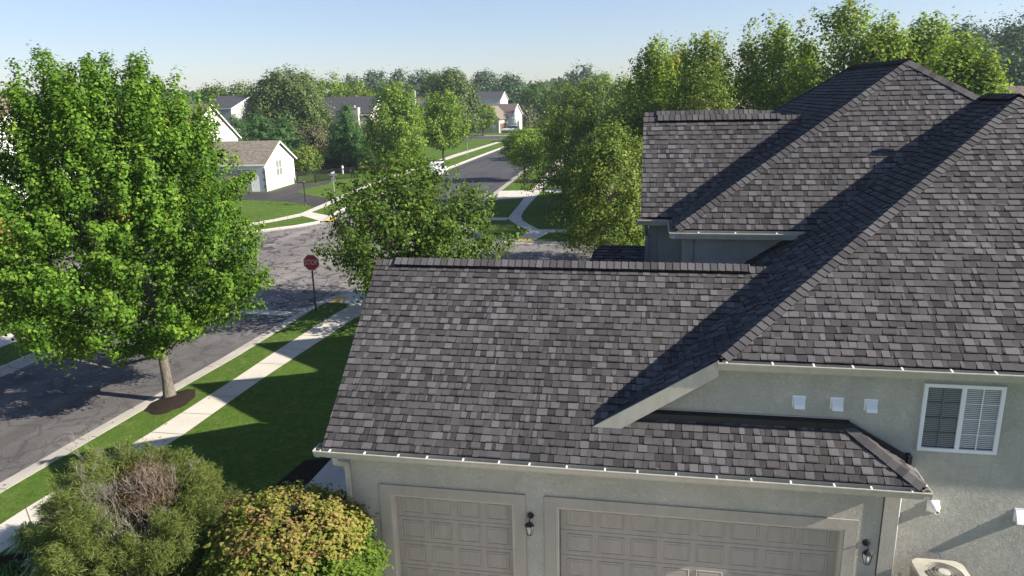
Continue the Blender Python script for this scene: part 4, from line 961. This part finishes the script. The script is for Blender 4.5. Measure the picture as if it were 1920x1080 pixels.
def tree(name, x, y, top, rad, label, cat='tree', kind='round', leaf='leaf_far', nc=90, per=60, ls=.3, z0=1.5, dx=0.0, dy=0.0, bark='bark_dark', seed=1, tr=.14,
         up=.6, L=.5, wd=.28, fill=.45, group=None, limbs=10, warm=0.0, droop=0.0, skirt=0.0, sy=1.0, lean=0.0, lump=.16):
    rng = np.random.default_rng(seed); o = empty(name, (x, y, 0), 0, label, cat, group)
    hh = top-z0; zs, rs = PROF[kind]
    tt = np.linspace(0, 1, 200); wts = np.interp(tt, zs, rs)+.05; cdf = np.cumsum(wts)/wts.sum()
    t = np.interp(rng.random(nc), cdf, tt); th = rng.random(nc)*2*np.pi
    ph = rng.random(4)*6.3
    lu = 1+lump*(np.sin(3*th+ph[0]+4*t)+.6*np.sin(5*th+ph[1]-7*t))
    f = np.sqrt(rng.random(nc)*(1-fill*fill)+fill*fill)
    r = np.interp(t, zs, rs)*rad*f*lu
    C = np.stack([dx*(1.1-.25*t)+r*np.cos(th), dy*(1.1-.25*t)+r*np.sin(th)*sy, z0+hh*t], 1)
    D = nrm(np.stack([np.cos(th)*(1-.6*t)*f, np.sin(th)*(1-.6*t)*f, up*(.25+1.3*t)-droop+0*t], 1)+rng.normal(size=(nc, 3))*.18)
    if kind == 'pine': D = nrm(np.stack([np.cos(th), np.sin(th), .25+0*t-.2*(1-t)], 1)); C[:, 2] += .15*hh*(rng.random(nc)-.5)*.3
    size = rng.uniform(.6, 1.25, nc)
    n = nc*per; ci = np.repeat(np.arange(nc), per)
    s = rng.uniform(-1, 1, n); taper = (1.05-.55*np.clip(s, -.2, 1))
    off = rng.normal(size=(n, 3))*(wd*size[ci]*taper)[:, None]
    P = C[ci]+D[ci]*(s*L*size[ci])[:, None]+off
    keep = P[:, 2] > max(.25, z0-.5)
    out = nrm(P-np.array([dx, dy, z0+hh*.4])); N = nrm(off/wd*.75+out*.7+np.array([0, 0, .45])+rng.normal(size=(n, 3))*.5)
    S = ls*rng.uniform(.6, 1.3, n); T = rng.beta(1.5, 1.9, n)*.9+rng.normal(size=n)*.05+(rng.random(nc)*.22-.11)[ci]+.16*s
    T = np.minimum(T, .87)
    if warm: T = np.where((rng.random(nc) < warm*(.25+t))[ci] & (rng.random(n) < .6), rng.uniform(.9, 1, n), T)
    tang = None
    if kind == 'pine': tang = D[ci]+rng.normal(size=(n, 3))*.4
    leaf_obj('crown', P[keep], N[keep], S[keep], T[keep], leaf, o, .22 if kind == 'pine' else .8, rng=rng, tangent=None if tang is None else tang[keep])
    # trunk and limbs
    mb = MB(); top_t = Vector((dx*.6, dy*.6, z0+hh*(.92 if kind in ('pine', 'poplar') else .6)))
    mb.tube([(0, 0, -.05), (.01, 0, .12), (0, 0, .6), (lean*.5, 0, z0+.4), tuple(Vector((lean, 0, z0+.4)).lerp(top_t, .5)), tuple(top_t)], [tr*1.9, tr*1.35, tr*1.05, tr*.9, tr*.55, tr*.15], 10)
    idx = rng.permutation(nc)[:limbs]
    for i in idx:
        c = Vector(C[i]); h0 = max(z0*.75, min(c.z-.5*abs(c.xy.length)*.8, top_t.z*.85)); k = max(0, min(1, (h0)/max(.1, top_t.z))); st = Vector((top_t.x*k, top_t.y*k, h0))
        md = st.lerp(c, .5)+Vector((0, 0, -.12*(c-st).length if not droop else .15*(c-st).length)); mb.tube([st, md, c], [tr*.38, tr*.22, tr*.05], 5, cap=False)
    mb.build('trunk', MT[bark], o, True)
    return o
def Tp(px, Y, ytop, wpx, **k):                   # tree whose crown top is seen at (px, ytop) when standing at depth Y
    p = at(px, ytop, Y); depth = Y*.95-p.x*.179+(H-p.z)*.255
    return dict(x=p.x, y=Y, top=p.z, rad=wpx/2*depth/F, **k)
def T(name, label, px, Y, ytop, wpx, **k):
    d = Tp(px, Y, ytop, wpx); d.update(k); return tree(name, label=label, **d)

# street maple on the left
tree('maple_tree', -15.3, 20.06, 10.35, 4.0, 'big green maple with reddish tips on the kerb strip, filling the left of the frame', 'tree', 'maple', 'leaf_maple', nc=600, per=300, ls=.100, z0=2.0, dx=-.72, dy=-.2,
     bark='bark', seed=6, tr=.15, up=.7, L=.66, wd=.16, fill=.52, limbs=70, warm=.03, lump=.12, lean=-.1)
# street tree behind the garage ridge, open crown
tree('street_tree', at(792, 560, 30.6).x, 30.6, at(760, 300, 30.6).z, 3.75, 'open crowned street tree behind the garage ridge, before the intersection', 'tree', 'wide', 'leaf_mid', nc=300, per=85, ls=.145, z0=1.0, dx=-.45, bark='bark_dark', seed=9,
     tr=.15, up=.55, L=.62, wd=.26, fill=.42, limbs=70, lump=.2)
# river birches
tree('birch_tree', *G(1143, 497), at(1130, 243, 40).z, 2.95, 'river birch with pale stem between the garage ridge and the far corner', 'tree', 'birch', 'leaf_birch', nc=340, per=100, ls=.125, z0=1.0, bark='bark_birch', seed=12,
     tr=.12, up=.3, L=.45, wd=.26, fill=.35, limbs=60, droop=.35)
T('birch_tree', 'pale leaved birch with leaning white stems behind the black lamp post', 1080, 60, 166, 190, kind='birch', leaf='leaf_birch', nc=280, per=130, ls=.135, z0=1.2, bark='bark_birch', seed=14, tr=.14, L=.7, wd=.36, fill=.3, limbs=50, droop=.2, lump=.25)
T('birch_tree', 'tall pale birch rising left of the upper gable roof', 1205, 56, 194, 180, kind='birch', leaf='leaf_birch', nc=260, per=130, ls=.135, z0=1.2, bark='bark_birch', seed=15, tr=.14, L=.7, wd=.38, fill=.3, limbs=40, droop=.2)
T('birch_tree', 'light birch just above the rear gable ridge', 1330, 48, 122, 150, kind='birch', leaf='leaf_birch', nc=230, per=90, ls=.14, z0=2, bark='bark_birch', seed=16, tr=.13, L=.6, wd=.3, fill=.3, limbs=40, droop=.2, lump=.25)
T('street_tree', 'young round street tree in a mulch ring beside the far street', 982, 82, 246, 88, kind='round', leaf='leaf_bright', nc=110, per=70, ls=.22, z0=1.9, bark='bark_dark', seed=18, tr=.09, L=.5, wd=.3, limbs=20)
T('street_tree', 'bushy green tree left of the far street, nearest to the pickup truck', 740, 92, 162, 104, kind='maple', leaf='leaf_bright', nc=240, per=75, ls=.27, z0=.8, seed=19, tr=.15, L=.95, wd=.4, up=.9)
T('street_tree', 'oval green street tree left of the far sidewalk', 826, 103, 180, 84, kind='maple', leaf='leaf_bright', nc=170, per=70, ls=.28, z0=2.4, seed=20, tr=.13, L=.9, wd=.4, up=.9, limbs=15)
T('oak_tree', 'huge dark round oak behind the white garage house', 538, 125, 134, 132, kind='round', leaf='leaf_oak', nc=420, per=75, ls=.36, z0=1.0, seed=21, tr=.3, L=.7, wd=.62, fill=.7, up=.3)
T('oak_tree', 'thin dusty tree below the right side of the dark oak', 588, 104, 243, 50, kind='round', leaf='leaf_dusty', nc=110, per=45, ls=.26, z0=1.2, seed=22, tr=.12, L=.9, wd=.4, fill=.3, limbs=60, bark='bark_dead')
T('pine_tree', 'dark green pine before the beige house with the chimney', 648, 98, 200, 92, kind='pine', leaf='leaf_pine', nc=260, per=75, ls=.42, z0=.6, seed=23, tr=.14, L=.75, wd=.26)
for k, (px, Y, yt, w, lb) in enumerate(((486, 103, 203, 105, 'tall pine directly above the tan garage roof'), (440, 108, 214, 84, 'pine left of the tall pine, next to the white gable'), (530, 99, 224, 95, 'broad pine right of the tall pine above the garage roof'))):
    T('pine_tree', lb, px, Y, yt, w, kind='pine', leaf='leaf_pine', nc=190, per=70, ls=.42, z0=.5, seed=24+k, tr=.14, L=.8, wd=.28)
T('deciduous_tree', 'small bright green tree against the back of the white garage wing', 570, 88, 278, 62, kind='oval', leaf='leaf_birch', nc=70, per=60, ls=.2, z0=.4, seed=28, tr=.08)
T('round_shrub', 'dark round shrub left of the pine before the beige house', 606, 112, 250, 58, cat='shrub', kind='wide', leaf='leaf_oak', nc=80, per=60, ls=.3, z0=.2, seed=29, tr=.08)
T('deciduous_tree', 'low rounded tree right of the pine in the fenced yard', 700, 104, 232, 66, kind='round', leaf='leaf_mid', nc=90, per=60, ls=.28, z0=.4, seed=30)
T('deciduous_tree', 'large spreading green tree above the far lawn left of the ranch house', 848, 150, 133, 98, kind='wide', leaf='leaf_oak', nc=260, per=70, ls=.4, z0=1.2, seed=31, tr=.25, L=.95, wd=.6, up=.8)
T('deciduous_tree', 'small bright round tree in front of the ranch house', 904, 174, 197, 48, kind='round', leaf='leaf_bright', nc=110, per=60, ls=.32, z0=1.6, seed=32, limbs=14)
T('deciduous_tree', 'dusky tree to the left of the ranch house behind the dark car', 868, 180, 198, 36, kind='round', leaf='leaf_dusty', nc=80, per=55, ls=.4, z0=.6, seed=33)
BG = [  # px, Y, ytop, width px, kind, leaf, label
    (955, 246, 146, 68, 'round', 'leaf_far', 'dark rounded tree directly behind the distant slate roofed house'),
    (908, 262, 138, 66, 'round', 'leaf_far', 'bluish tree left of the dark rounded tree on the skyline'),
    (1010, 215, 162, 80, 'wide', 'leaf_mid', 'broad low tree right of the ranch house'),
    (985, 208, 205, 44, 'round', 'leaf_dusty', 'brownish small tree beside the white gable of the ranch house'),
    (1052, 190, 158, 90, 'wide', 'leaf_mid', 'broad tree above the young street tree'),
    (1098, 260, 127, 104, 'wide', 'leaf_far', 'hazy tree group on the skyline left of the gum trees'),
    (1128, 150, 148, 66, 'maple', 'leaf_gum', 'green tree below the hazy skyline group'),
    (1168, 132, 150, 60, 'maple', 'leaf_gum', 'green tree next to the tall gum tree'),
    (618, 165, 146, 92, 'round', 'leaf_bright', 'light green tree right behind the dark oak'),
    (672, 150, 163, 74, 'round', 'leaf_birch', 'yellow green low tree above the beige house roof'),
    (655, 180, 156, 50, 'round', 'leaf_mid', 'mid green tree right of the light green tree'),
    (662, 270, 139, 60, 'round', 'leaf_far', 'first bluish skyline tree above the beige house'),
    (705, 275, 137, 66, 'round', 'leaf_far', 'second bluish skyline tree above the beige house'),
    (752, 265, 139, 60, 'round', 'leaf_far', 'bluish skyline tree above the bushy street tree'),
    (790, 255, 137, 58, 'round', 'leaf_far', 'bluish skyline tree left of the large spreading tree'),
    (820, 210, 140, 60, 'round', 'leaf_mid', 'green tree behind the grey gabled house'),
    (400, 160, 163, 60, 'round', 'leaf_mid', 'low skyline tree right of the maple crown'),
    (450, 150, 161, 80, 'round', 'leaf_mid', 'green tree behind the slate roofed house'),
    (480, 142, 176, 60, 'round', 'leaf_oak', 'dark tree left of the big oak'),
    (20, 150, 172, 70, 'round', 'leaf_mid', 'low tree above the reddish roof at the left edge'),
    (85, 72, 176, 110, 'round', 'leaf_oak', 'dark tree behind the maple at the far left'),
    (180, 120, 168, 90, 'round', 'leaf_mid', 'tree behind the left half of the maple'),
    (270, 120, 172, 90, 'round', 'leaf_mid', 'tree behind the middle of the maple'),
    (40, 38, 262, 120, 'wide', 'leaf_mid', 'shrubby tree in the yard across the street at the left edge'),
    (1060, 110, 230, 90, 'round', 'leaf_gum', 'tree behind the pale birch with leaning stems'),
]
for k, (px, Y, yt, w, kd, lf, lb) in enumerate(BG):
    T('deciduous_tree', lb, px, Y, yt, w, kind=kd, leaf=lf, nc=110, per=60, ls=.0026*Y+.06, z0=1.0, seed=100+k, tr=.2, L=.9, wd=.55*Y/150+.1, up=.5, fill=.6, limbs=4)
GUM = [
    (1232, 60, 86, 96, 'gum tree left of the gap over the upper gable roof'),
    (1322, 56, 70, 96, 'gum tree right above the light birch'),
    (1270, 64, 96, 80, 'shorter gum tree between the two above the gable roof'),
    (1446, 55, 42, 140, 'tall pointed gum tree left of the upper hip roof'),
    (1512, 60, 92, 80, 'shorter gum tree behind the left hip of the upper roof'),
    (1592, 52, 12, 170, 'tallest gum tree, above the upper roof ridge'),
    (1664, 50, 54, 110, 'gum tree just left of the roof apex'),
    (1738, 52, 38, 116, 'gum tree behind and right of the roof apex'),
    (1796, 46, 92, 130, 'rounded bright gum tree right of the roof apex'),
    (1846, 45, 130, 60, 'lowest gum tree above the main roof ridge')]
for k, (px, Y, yt, w, lb) in enumerate(GUM):
    T('gum_tree', lb, px, Y, yt, w, kind='gum' if k not in (8, 9) else 'round', leaf='leaf_gum', nc=330, per=80, ls=.21, z0=1.6, seed=200+k, tr=.16, L=.85, wd=.34, up=.8, fill=.3, limbs=26, warm=.06, lump=.30)
for k, (px, Y, yt, w, lb) in enumerate(((1405, 72, 140, 110, 'dark tree filling the gap between birch and tall gum tree'), (1500, 70, 130, 120, 'dark tree below the shorter gum tree'), (1380, 90, 148, 60, 'low tree in the skyline gap right of the birch'))):
    T('deciduous_tree', lb, px, Y, yt, w, kind='wide', leaf='leaf_mid', nc=150, per=70, ls=.26, z0=1, seed=220+k, L=.7, wd=.5, limbs=6)
for k, (px, Y, yt, w, lb) in enumerate(((1800, 150, 50, 110, 'hazy wood tree at the left end of the wooded rise'), (1868, 160, 44, 130, 'hazy wood tree in the middle of the wooded rise'), (1930, 150, 38, 120, 'hazy wood tree at the right frame edge'),
        (1835, 125, 88, 120, 'hazy tree in front of the wooded rise'), (1905, 115, 118, 90, 'greener tree low on the wooded rise'), (1960, 130, 70, 120, 'hazy tree at the right frame edge below the crest'))):
    T('wood_tree', lb, px, Y, yt, w, kind='wide', leaf='leaf_far', nc=210, per=75, ls=.5, z0=1, seed=240+k, tr=.3, L=1.0, wd=1.0, fill=.6, limbs=3, lump=.12)

# far woodland belt (one mass)
rng = np.random.default_rng(77); n = 52000
ang = rng.uniform(R(-62), R(62), n); dist = rng.uniform(300, 560, n); cl = np.round(ang*46)/46+np.round(dist/30)*.013
hmax = 8.5+4.5*np.sin(cl*37)+3*np.sin(cl*91+2)+2.0*np.sin(cl*13+1); hmax = np.where(ang > R(30), hmax+5, hmax)
z = hmax*np.sqrt(rng.random(n)); P = np.stack([dist*np.sin(ang), dist*np.cos(ang), z], 1)
wo = leaf_obj('woodland', P, rng.normal(size=(n, 3))+np.array([.3, -.6, .7]), rng.uniform(1.6, 3.6, n), rng.beta(2, 3, n), 'leaf_far', None, .9, rng=rng)
tag(wo, 'distant woodland belt along the horizon', 'woodland', kind='stuff')

# ------------------------------------------------------------------ foreground shrubs
def shrub_base(name, x, y, label): return empty(name, (x, y, 0), 0, label, 'shrub')
# burning bush
rng = np.random.default_rng(3); o = shrub_base('burning_bush', -6.28, 10.95, 'rounded shrub with yellow and pinkish leaves in front of the single garage door')
nc, per = 620, 34; d = nrm(rng.normal(size=(nc, 3))); d[:, 2] = np.abs(d[:, 2])*1.1-.25; d = nrm(d)
f = .82+.2*rng.random(nc); C = np.array([0, 0, 1.02])+d*np.array([1.62, 1.42, 1.40])*f[:, None]
ci = np.repeat(np.arange(nc), per); off = rng.normal(size=(nc*per, 3))*np.array([.085, .085, .055]); P = C[ci]+off
N = nrm(d[ci]*.5+np.array([.1, -.1, .9])+rng.normal(size=P.shape)*.45)
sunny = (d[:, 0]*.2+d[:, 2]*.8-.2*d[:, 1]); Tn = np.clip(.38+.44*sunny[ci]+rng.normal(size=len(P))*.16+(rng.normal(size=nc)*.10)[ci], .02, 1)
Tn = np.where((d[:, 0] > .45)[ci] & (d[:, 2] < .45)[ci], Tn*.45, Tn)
k_ = P[:, 2] > .05
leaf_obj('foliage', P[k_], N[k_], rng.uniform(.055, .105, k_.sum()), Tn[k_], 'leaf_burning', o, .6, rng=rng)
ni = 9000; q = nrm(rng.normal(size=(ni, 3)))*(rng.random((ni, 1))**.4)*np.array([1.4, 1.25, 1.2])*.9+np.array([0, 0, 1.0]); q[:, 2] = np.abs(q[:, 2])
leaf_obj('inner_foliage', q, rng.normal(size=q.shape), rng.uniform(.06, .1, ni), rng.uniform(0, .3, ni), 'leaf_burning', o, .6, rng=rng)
mb = MB()
for k in range(26):
    i = rng.integers(nc); c = Vector(C[i]); mb.tube([(rng.normal()*.1, rng.normal()*.1, 0), tuple(c*.5+Vector((0, 0, .1))), tuple(c)], [.03, .018, .005], 5, cap=False)
mb.build('stems', MT['bark_dark'], o, True)
# dying feathery juniper
rng = np.random.default_rng(8); o = shrub_base('juniper_shrub', -9.28, 10.75, 'sprawling feathery juniper with dead grey twigs and a brown patch at the lower left')
nc, per = 330, 420
th = rng.random(nc)*2*np.pi; f = np.sqrt(rng.random(nc)*.86+.14); rr = 1.60*f*(1+.15*np.sin(3*th+1)+.13*np.sin(7*th+.5))
zz = 2.3*np.sqrt(np.clip(1-(f*.90)**2, 0, 1))*(.70+.38*rng.random(nc))+.75
C = np.stack([rr*np.cos(th)*1.04, rr*np.sin(th)*.92, zz], 1)
# bare hollow near the middle, facing the camera
hol = ((C[:, 0]-.05)/.58)**2+((C[:, 1]+.42)/.62)**2 < 1
C = C[~hol]; th = th[~hol]; nc = len(C)
D = nrm(np.stack([np.cos(th)*.9, np.sin(th)*.9, .75+0*th], 1)+rng.normal(size=(nc, 3))*.25)
ci = np.repeat(np.arange(nc), per); s = rng.random(nc*per); P = C[ci]+D[ci]*((s-.5)*.50)[:, None]+rng.normal(size=(nc*per, 3))*(.12*(1.1-.75*s))[:, None]
tang = nrm(D[ci]*1.0+rng.normal(size=P.shape)*.55); N = nrm(rng.normal(size=P.shape)+np.array([0, 0, .8]))
Tn = rng.beta(2, 2, len(P))*.8+(rng.random(nc)*.3-.1)[ci]
browns = (((C[:, 0]-.42)**2+(C[:, 1]+.1)**2 < .5)) | ((C[:, 0] > 1.5) & (C[:, 2] < 2.0) & (C[:, 1] > -.4)); bm = browns[ci]; k_ = P[:, 2] > .03
leaf_obj('foliage', P[k_ & ~bm], N[k_ & ~bm], rng.uniform(.07, .13, (k_ & ~bm).sum()), Tn[k_ & ~bm], 'leaf_juniper', o, .10, rng=rng, tangent=tang[k_ & ~bm])
nb = 9; bc = np.array([(.35, .0, 2.62), (.6, .1, 2.5), (.15, .05, 2.7), (.5, -.15, 2.35), (.3, .25, 2.75), (.72, -.05, 2.25), (.2, -.2, 2.4), (1.72, .35, 2.0), (1.78, .2, 1.8)])
cj = np.repeat(np.arange(nb), 900); Pb = bc[cj]+rng.normal(size=(len(cj), 3))*np.array([.15, .13, .11]); tb = nrm(rng.normal(size=Pb.shape)*.7+np.array([0, 0, .8]))
leaf_obj('dead_foliage', Pb, rng.normal(size=Pb.shape), rng.uniform(.05, .10, len(Pb)), rng.random(len(Pb)), 'leaf_dead', o, .14, rng=rng, tangent=tb)
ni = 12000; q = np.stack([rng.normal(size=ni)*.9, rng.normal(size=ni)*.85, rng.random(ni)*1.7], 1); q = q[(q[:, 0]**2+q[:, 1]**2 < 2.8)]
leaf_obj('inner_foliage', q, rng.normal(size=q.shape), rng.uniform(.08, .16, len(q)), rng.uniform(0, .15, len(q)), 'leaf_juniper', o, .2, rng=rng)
mb = MB(); r2 = random.Random(5)
def twig(p, d, L, r, dep):
    p = Vector(p); d = Vector(d).normalized(); q = p+d*L*.55+Vector((r2.uniform(-.05, .05), r2.uniform(-.05, .05), .02)); e = q+(d+Vector((r2.uniform(-.3, .3), r2.uniform(-.3, .3), .15))).normalized()*L*.45
    mb.tube([p, q, e], [r, r*.75, r*.45], 5 if dep < 2 else 3, cap=False)
    if dep < 5:
        for _ in range(r2.choice((2, 3, 3)) if dep < 4 else 4):
            b0 = q.lerp(e, r2.random()); twig(b0, d+Vector((r2.uniform(-.85, .85), r2.uniform(-.85, .85), r2.uniform(-.1, .6))), L*r2.uniform(.5, .68), max(.0028, r*.55), dep+1)
for ax_, ay_ in ((-.45, -.7), (.0, -.75), (.45, -.6), (.9, -.3), (-.7, .2), (.1, .3), (.55, .3), (-.2, -.3)):
    twig((ax_*.15, ay_*.15-.1, .05), (ax_*.40, ay_*.40-.12, 1.35), 1.5, .030, 0)
mb.build('dead_branches', MT['bark_dead'], o, True)
rng = np.random.default_rng(90); n = 420; px_ = rng.uniform(-24, -8.5, n); py_ = rng.uniform(12, 34, n); on = (px_ > -23.3) & (px_ < -16.0)
P = np.stack([px_, py_, np.where(on, -.10, .02)], 1); P = P[~((px_ > -16.0) & (px_ < -15.0))]
lo = leaf_obj('fallen_leaves', P, rng.normal(size=P.shape)*.25+np.array([0, 0, 1]), rng.uniform(.05, .11, len(P)), rng.uniform(.3, 1, len(P)), 'leaf_dead', None, .8, rng=rng); tag(lo, 'scattered brown fallen leaves', None, kind='stuff')
# ornamental grasses and bedding plants
def tuft(x, y, r, h, n, leaf, label, name='grass_tuft', w=.02, seed=1, cat='plant', z=0.0):
    rg = np.random.default_rng(seed); o = empty(name, (x, y, z), 0, label, cat); mb_v, mb_f, tt_ = [], [], []
    for k in range(n):
        a = rg.random()*6.283; b_ = rg.random()**.6; hh = h*rg.uniform(.6, 1.1)*(1-.3*b_); d = np.array([math.cos(a), math.sin(a), 0]); sd = np.array([-d[1], d[0], 0])*w*.5
        p0 = d*.06*rg.random(); base = len(mb_v); t_ = rg.random()
        for i, (u, v) in enumerate(((0, 0), (.25, .62), (.6, .95), (1.0, .72))):
            c = p0+d*r*b_*u+np.array([0, 0, hh*v]); ww = (1, .95, .7, .12)[i]; mb_v.append(tuple(c-sd*ww)); mb_v.append(tuple(c+sd*ww))
        for i in range(3): mb_f.append((base+2*i, base+2*i+1, base+2*i+3, base+2*i+2)); tt_.append(max(.01, t_))
    m_ = MB(); m_.v = mb_v; m_.f = mb_f; m_.m = [0]*len(mb_f); m_.t = tt_; m_.build('blades', MT[leaf], o); return o
a = G(58, 1012, .3); tuft(*a, .55, .75, 420, 'leaf_variegated', 'pale variegated grass tuft, upper one in the lower left corner', seed=2, w=.03)
a = G(82, 1062, .3); tuft(*a, .50, .70, 380, 'leaf_variegated', 'pale variegated grass tuft, lower one beside the juniper', seed=3, w=.03)
a = G(20, 1075, .3); tuft(*a, .55, .55, 300, 'leaf_pine', 'dark green tuft at the very corner of the frame', seed=4, w=.03)
tuft(-9.0, 13.2, .45, .55, 160, 'leaf_variegated', 'blue green grass tuft in the bed behind the yellow shrub', seed=5)
tuft(4.42, 11.9, .12, .95, 26, 'leaf_bright', 'thin green stems beside the white conduit', seed=6, w=.012, z=.5)
tuft(5.6, 11.9, .10, .75, 12, 'leaf_dusty', 'dry stems behind the air conditioner', seed=8, w=.012, z=.5)
rng = np.random.default_rng(31)
for k, (x, y, r, h, lb) in enumerate(((-6.1, 12.6, .5, 1.6, 'dark leafy shrub at the garage corner behind the yellow shrub'), (-5.9, 13.6, .4, .7, 'low dark plant beside the garage path'))):
    o = shrub_base('dark_shrub', x, y, lb); n = 2600; q = nrm(rng.normal(size=(n, 3)))*(rng.random((n, 1))**.45)*np.array([r, r, h/2])+np.array([0, 0, h/2])
    leaf_obj('foliage', q, rng.normal(size=q.shape)+np.array([0, 0, .6]), rng.uniform(.05, .1, n), rng.uniform(0, .5, n), 'leaf_mid', o, .6, rng=rng)
    mb = MB(); mb.tube([(0, 0, 0), (0, 0, h*.5)], [.025, .01], 5); mb.build('stems', MT['bark_dark'], o)
for k, (px, py) in enumerate(((400, 460), )): pass

# ------------------------------------------------------------------ finish the house root
house.location = (-1.0, 14.0, 0)
for ch in house.children: ch.location = Vector(ch.location)-Vector((-1.0, 14.0, 0))

# ------------------------------------------------------------------ light, air, camera
AZ, EL = -5.4, 29.8                              # sun: towards +X, slightly in front of the walls
sd = Vector((math.cos(R(AZ))*math.cos(R(EL)), math.sin(R(AZ))*math.cos(R(EL)), math.sin(R(EL))))
su = bpy.data.lights.new('sun', 'SUN'); su.energy = 5.0; su.angle = R(.5); su.color = (1.0, .93, .82)
so = bpy.data.objects.new('sun', su); COL.objects.link(so); so.rotation_euler = sd.to_track_quat('Z', 'Y').to_euler(); so.location = (0, 0, 40)
wd = bpy.data.worlds.new('World'); scene.world = wd; wd.use_nodes = True; nt = wd.node_tree
bg = nt.nodes['Background']; sk = nt.nodes.new('ShaderNodeTexSky'); sk.sky_type = 'NISHITA'; sk.sun_disc = False
sk.sun_elevation = R(EL); sk.sun_rotation = R(90-AZ); sk.air_density = .95; sk.dust_density = .35; sk.ozone_density = 2.0
tn = nt.nodes.new('ShaderNodeMix'); tn.data_type = 'RGBA'; tn.blend_type = 'MULTIPLY'; tn.inputs[0].default_value = 1; tn.inputs[7].default_value = (1.02, 1.0, 1.15, 1)
nt.links.new(sk.outputs[0], tn.inputs[6]); nt.links.new(tn.outputs[2], bg.inputs['Color']); bg.inputs['Strength'].default_value = .060
cam = bpy.data.cameras.new('camera'); cam.sensor_width = 36.0; cam.lens = F/1920*36; cam.clip_end = 6000; cam.clip_start = .1
co = bpy.data.objects.new('camera', cam); COL.objects.link(co); scene.camera = co
M = Matrix([list(RW[0]), list(RW[1]), list(RW[2])]).to_4x4(); co.matrix_world = Matrix.Translation((0, 0, H))@M
HAZE = .00032
if HAZE:
    mb = MB(); mb.box(-900, 900, -120, 900, -1.2, 110); hz_ = mb.build('haze', [], None) if False else None
    me = bpy.data.meshes.new('haze'); me.from_pydata(mb.v, [], mb.f); m = bpy.data.materials.new('haze_air'); m.use_nodes = True; t = m.node_tree
    for nn_ in list(t.nodes):
        if nn_.type == 'BSDF_PRINCIPLED': t.nodes.remove(nn_)
    pv_ = t.nodes.new('ShaderNodeVolumePrincipled'); pv_.inputs['Color'].default_value = (.80, .92, 1, 1); pv_.inputs['Density'].default_value = HAZE; pv_.inputs['Anisotropy'].default_value = .3
    t.links.new(pv_.outputs[0], t.nodes['Material Output'].inputs['Volume']); me.materials.append(m)
    ho = bpy.data.objects.new('haze', me); COL.objects.link(ho); tag(ho, 'thin summer haze over the neighbourhood', None, kind='stuff')
scene.view_settings.view_transform = 'Standard'; scene.view_settings.look = 'None'; scene.view_settings.gamma = 1.0; scene.view_settings.exposure = 1.2
scene.cycles.use_denoising = True; scene.cycles.max_bounces = 6; scene.cycles.transparent_max_bounces = 8; scene.cycles.volume_bounces = 0
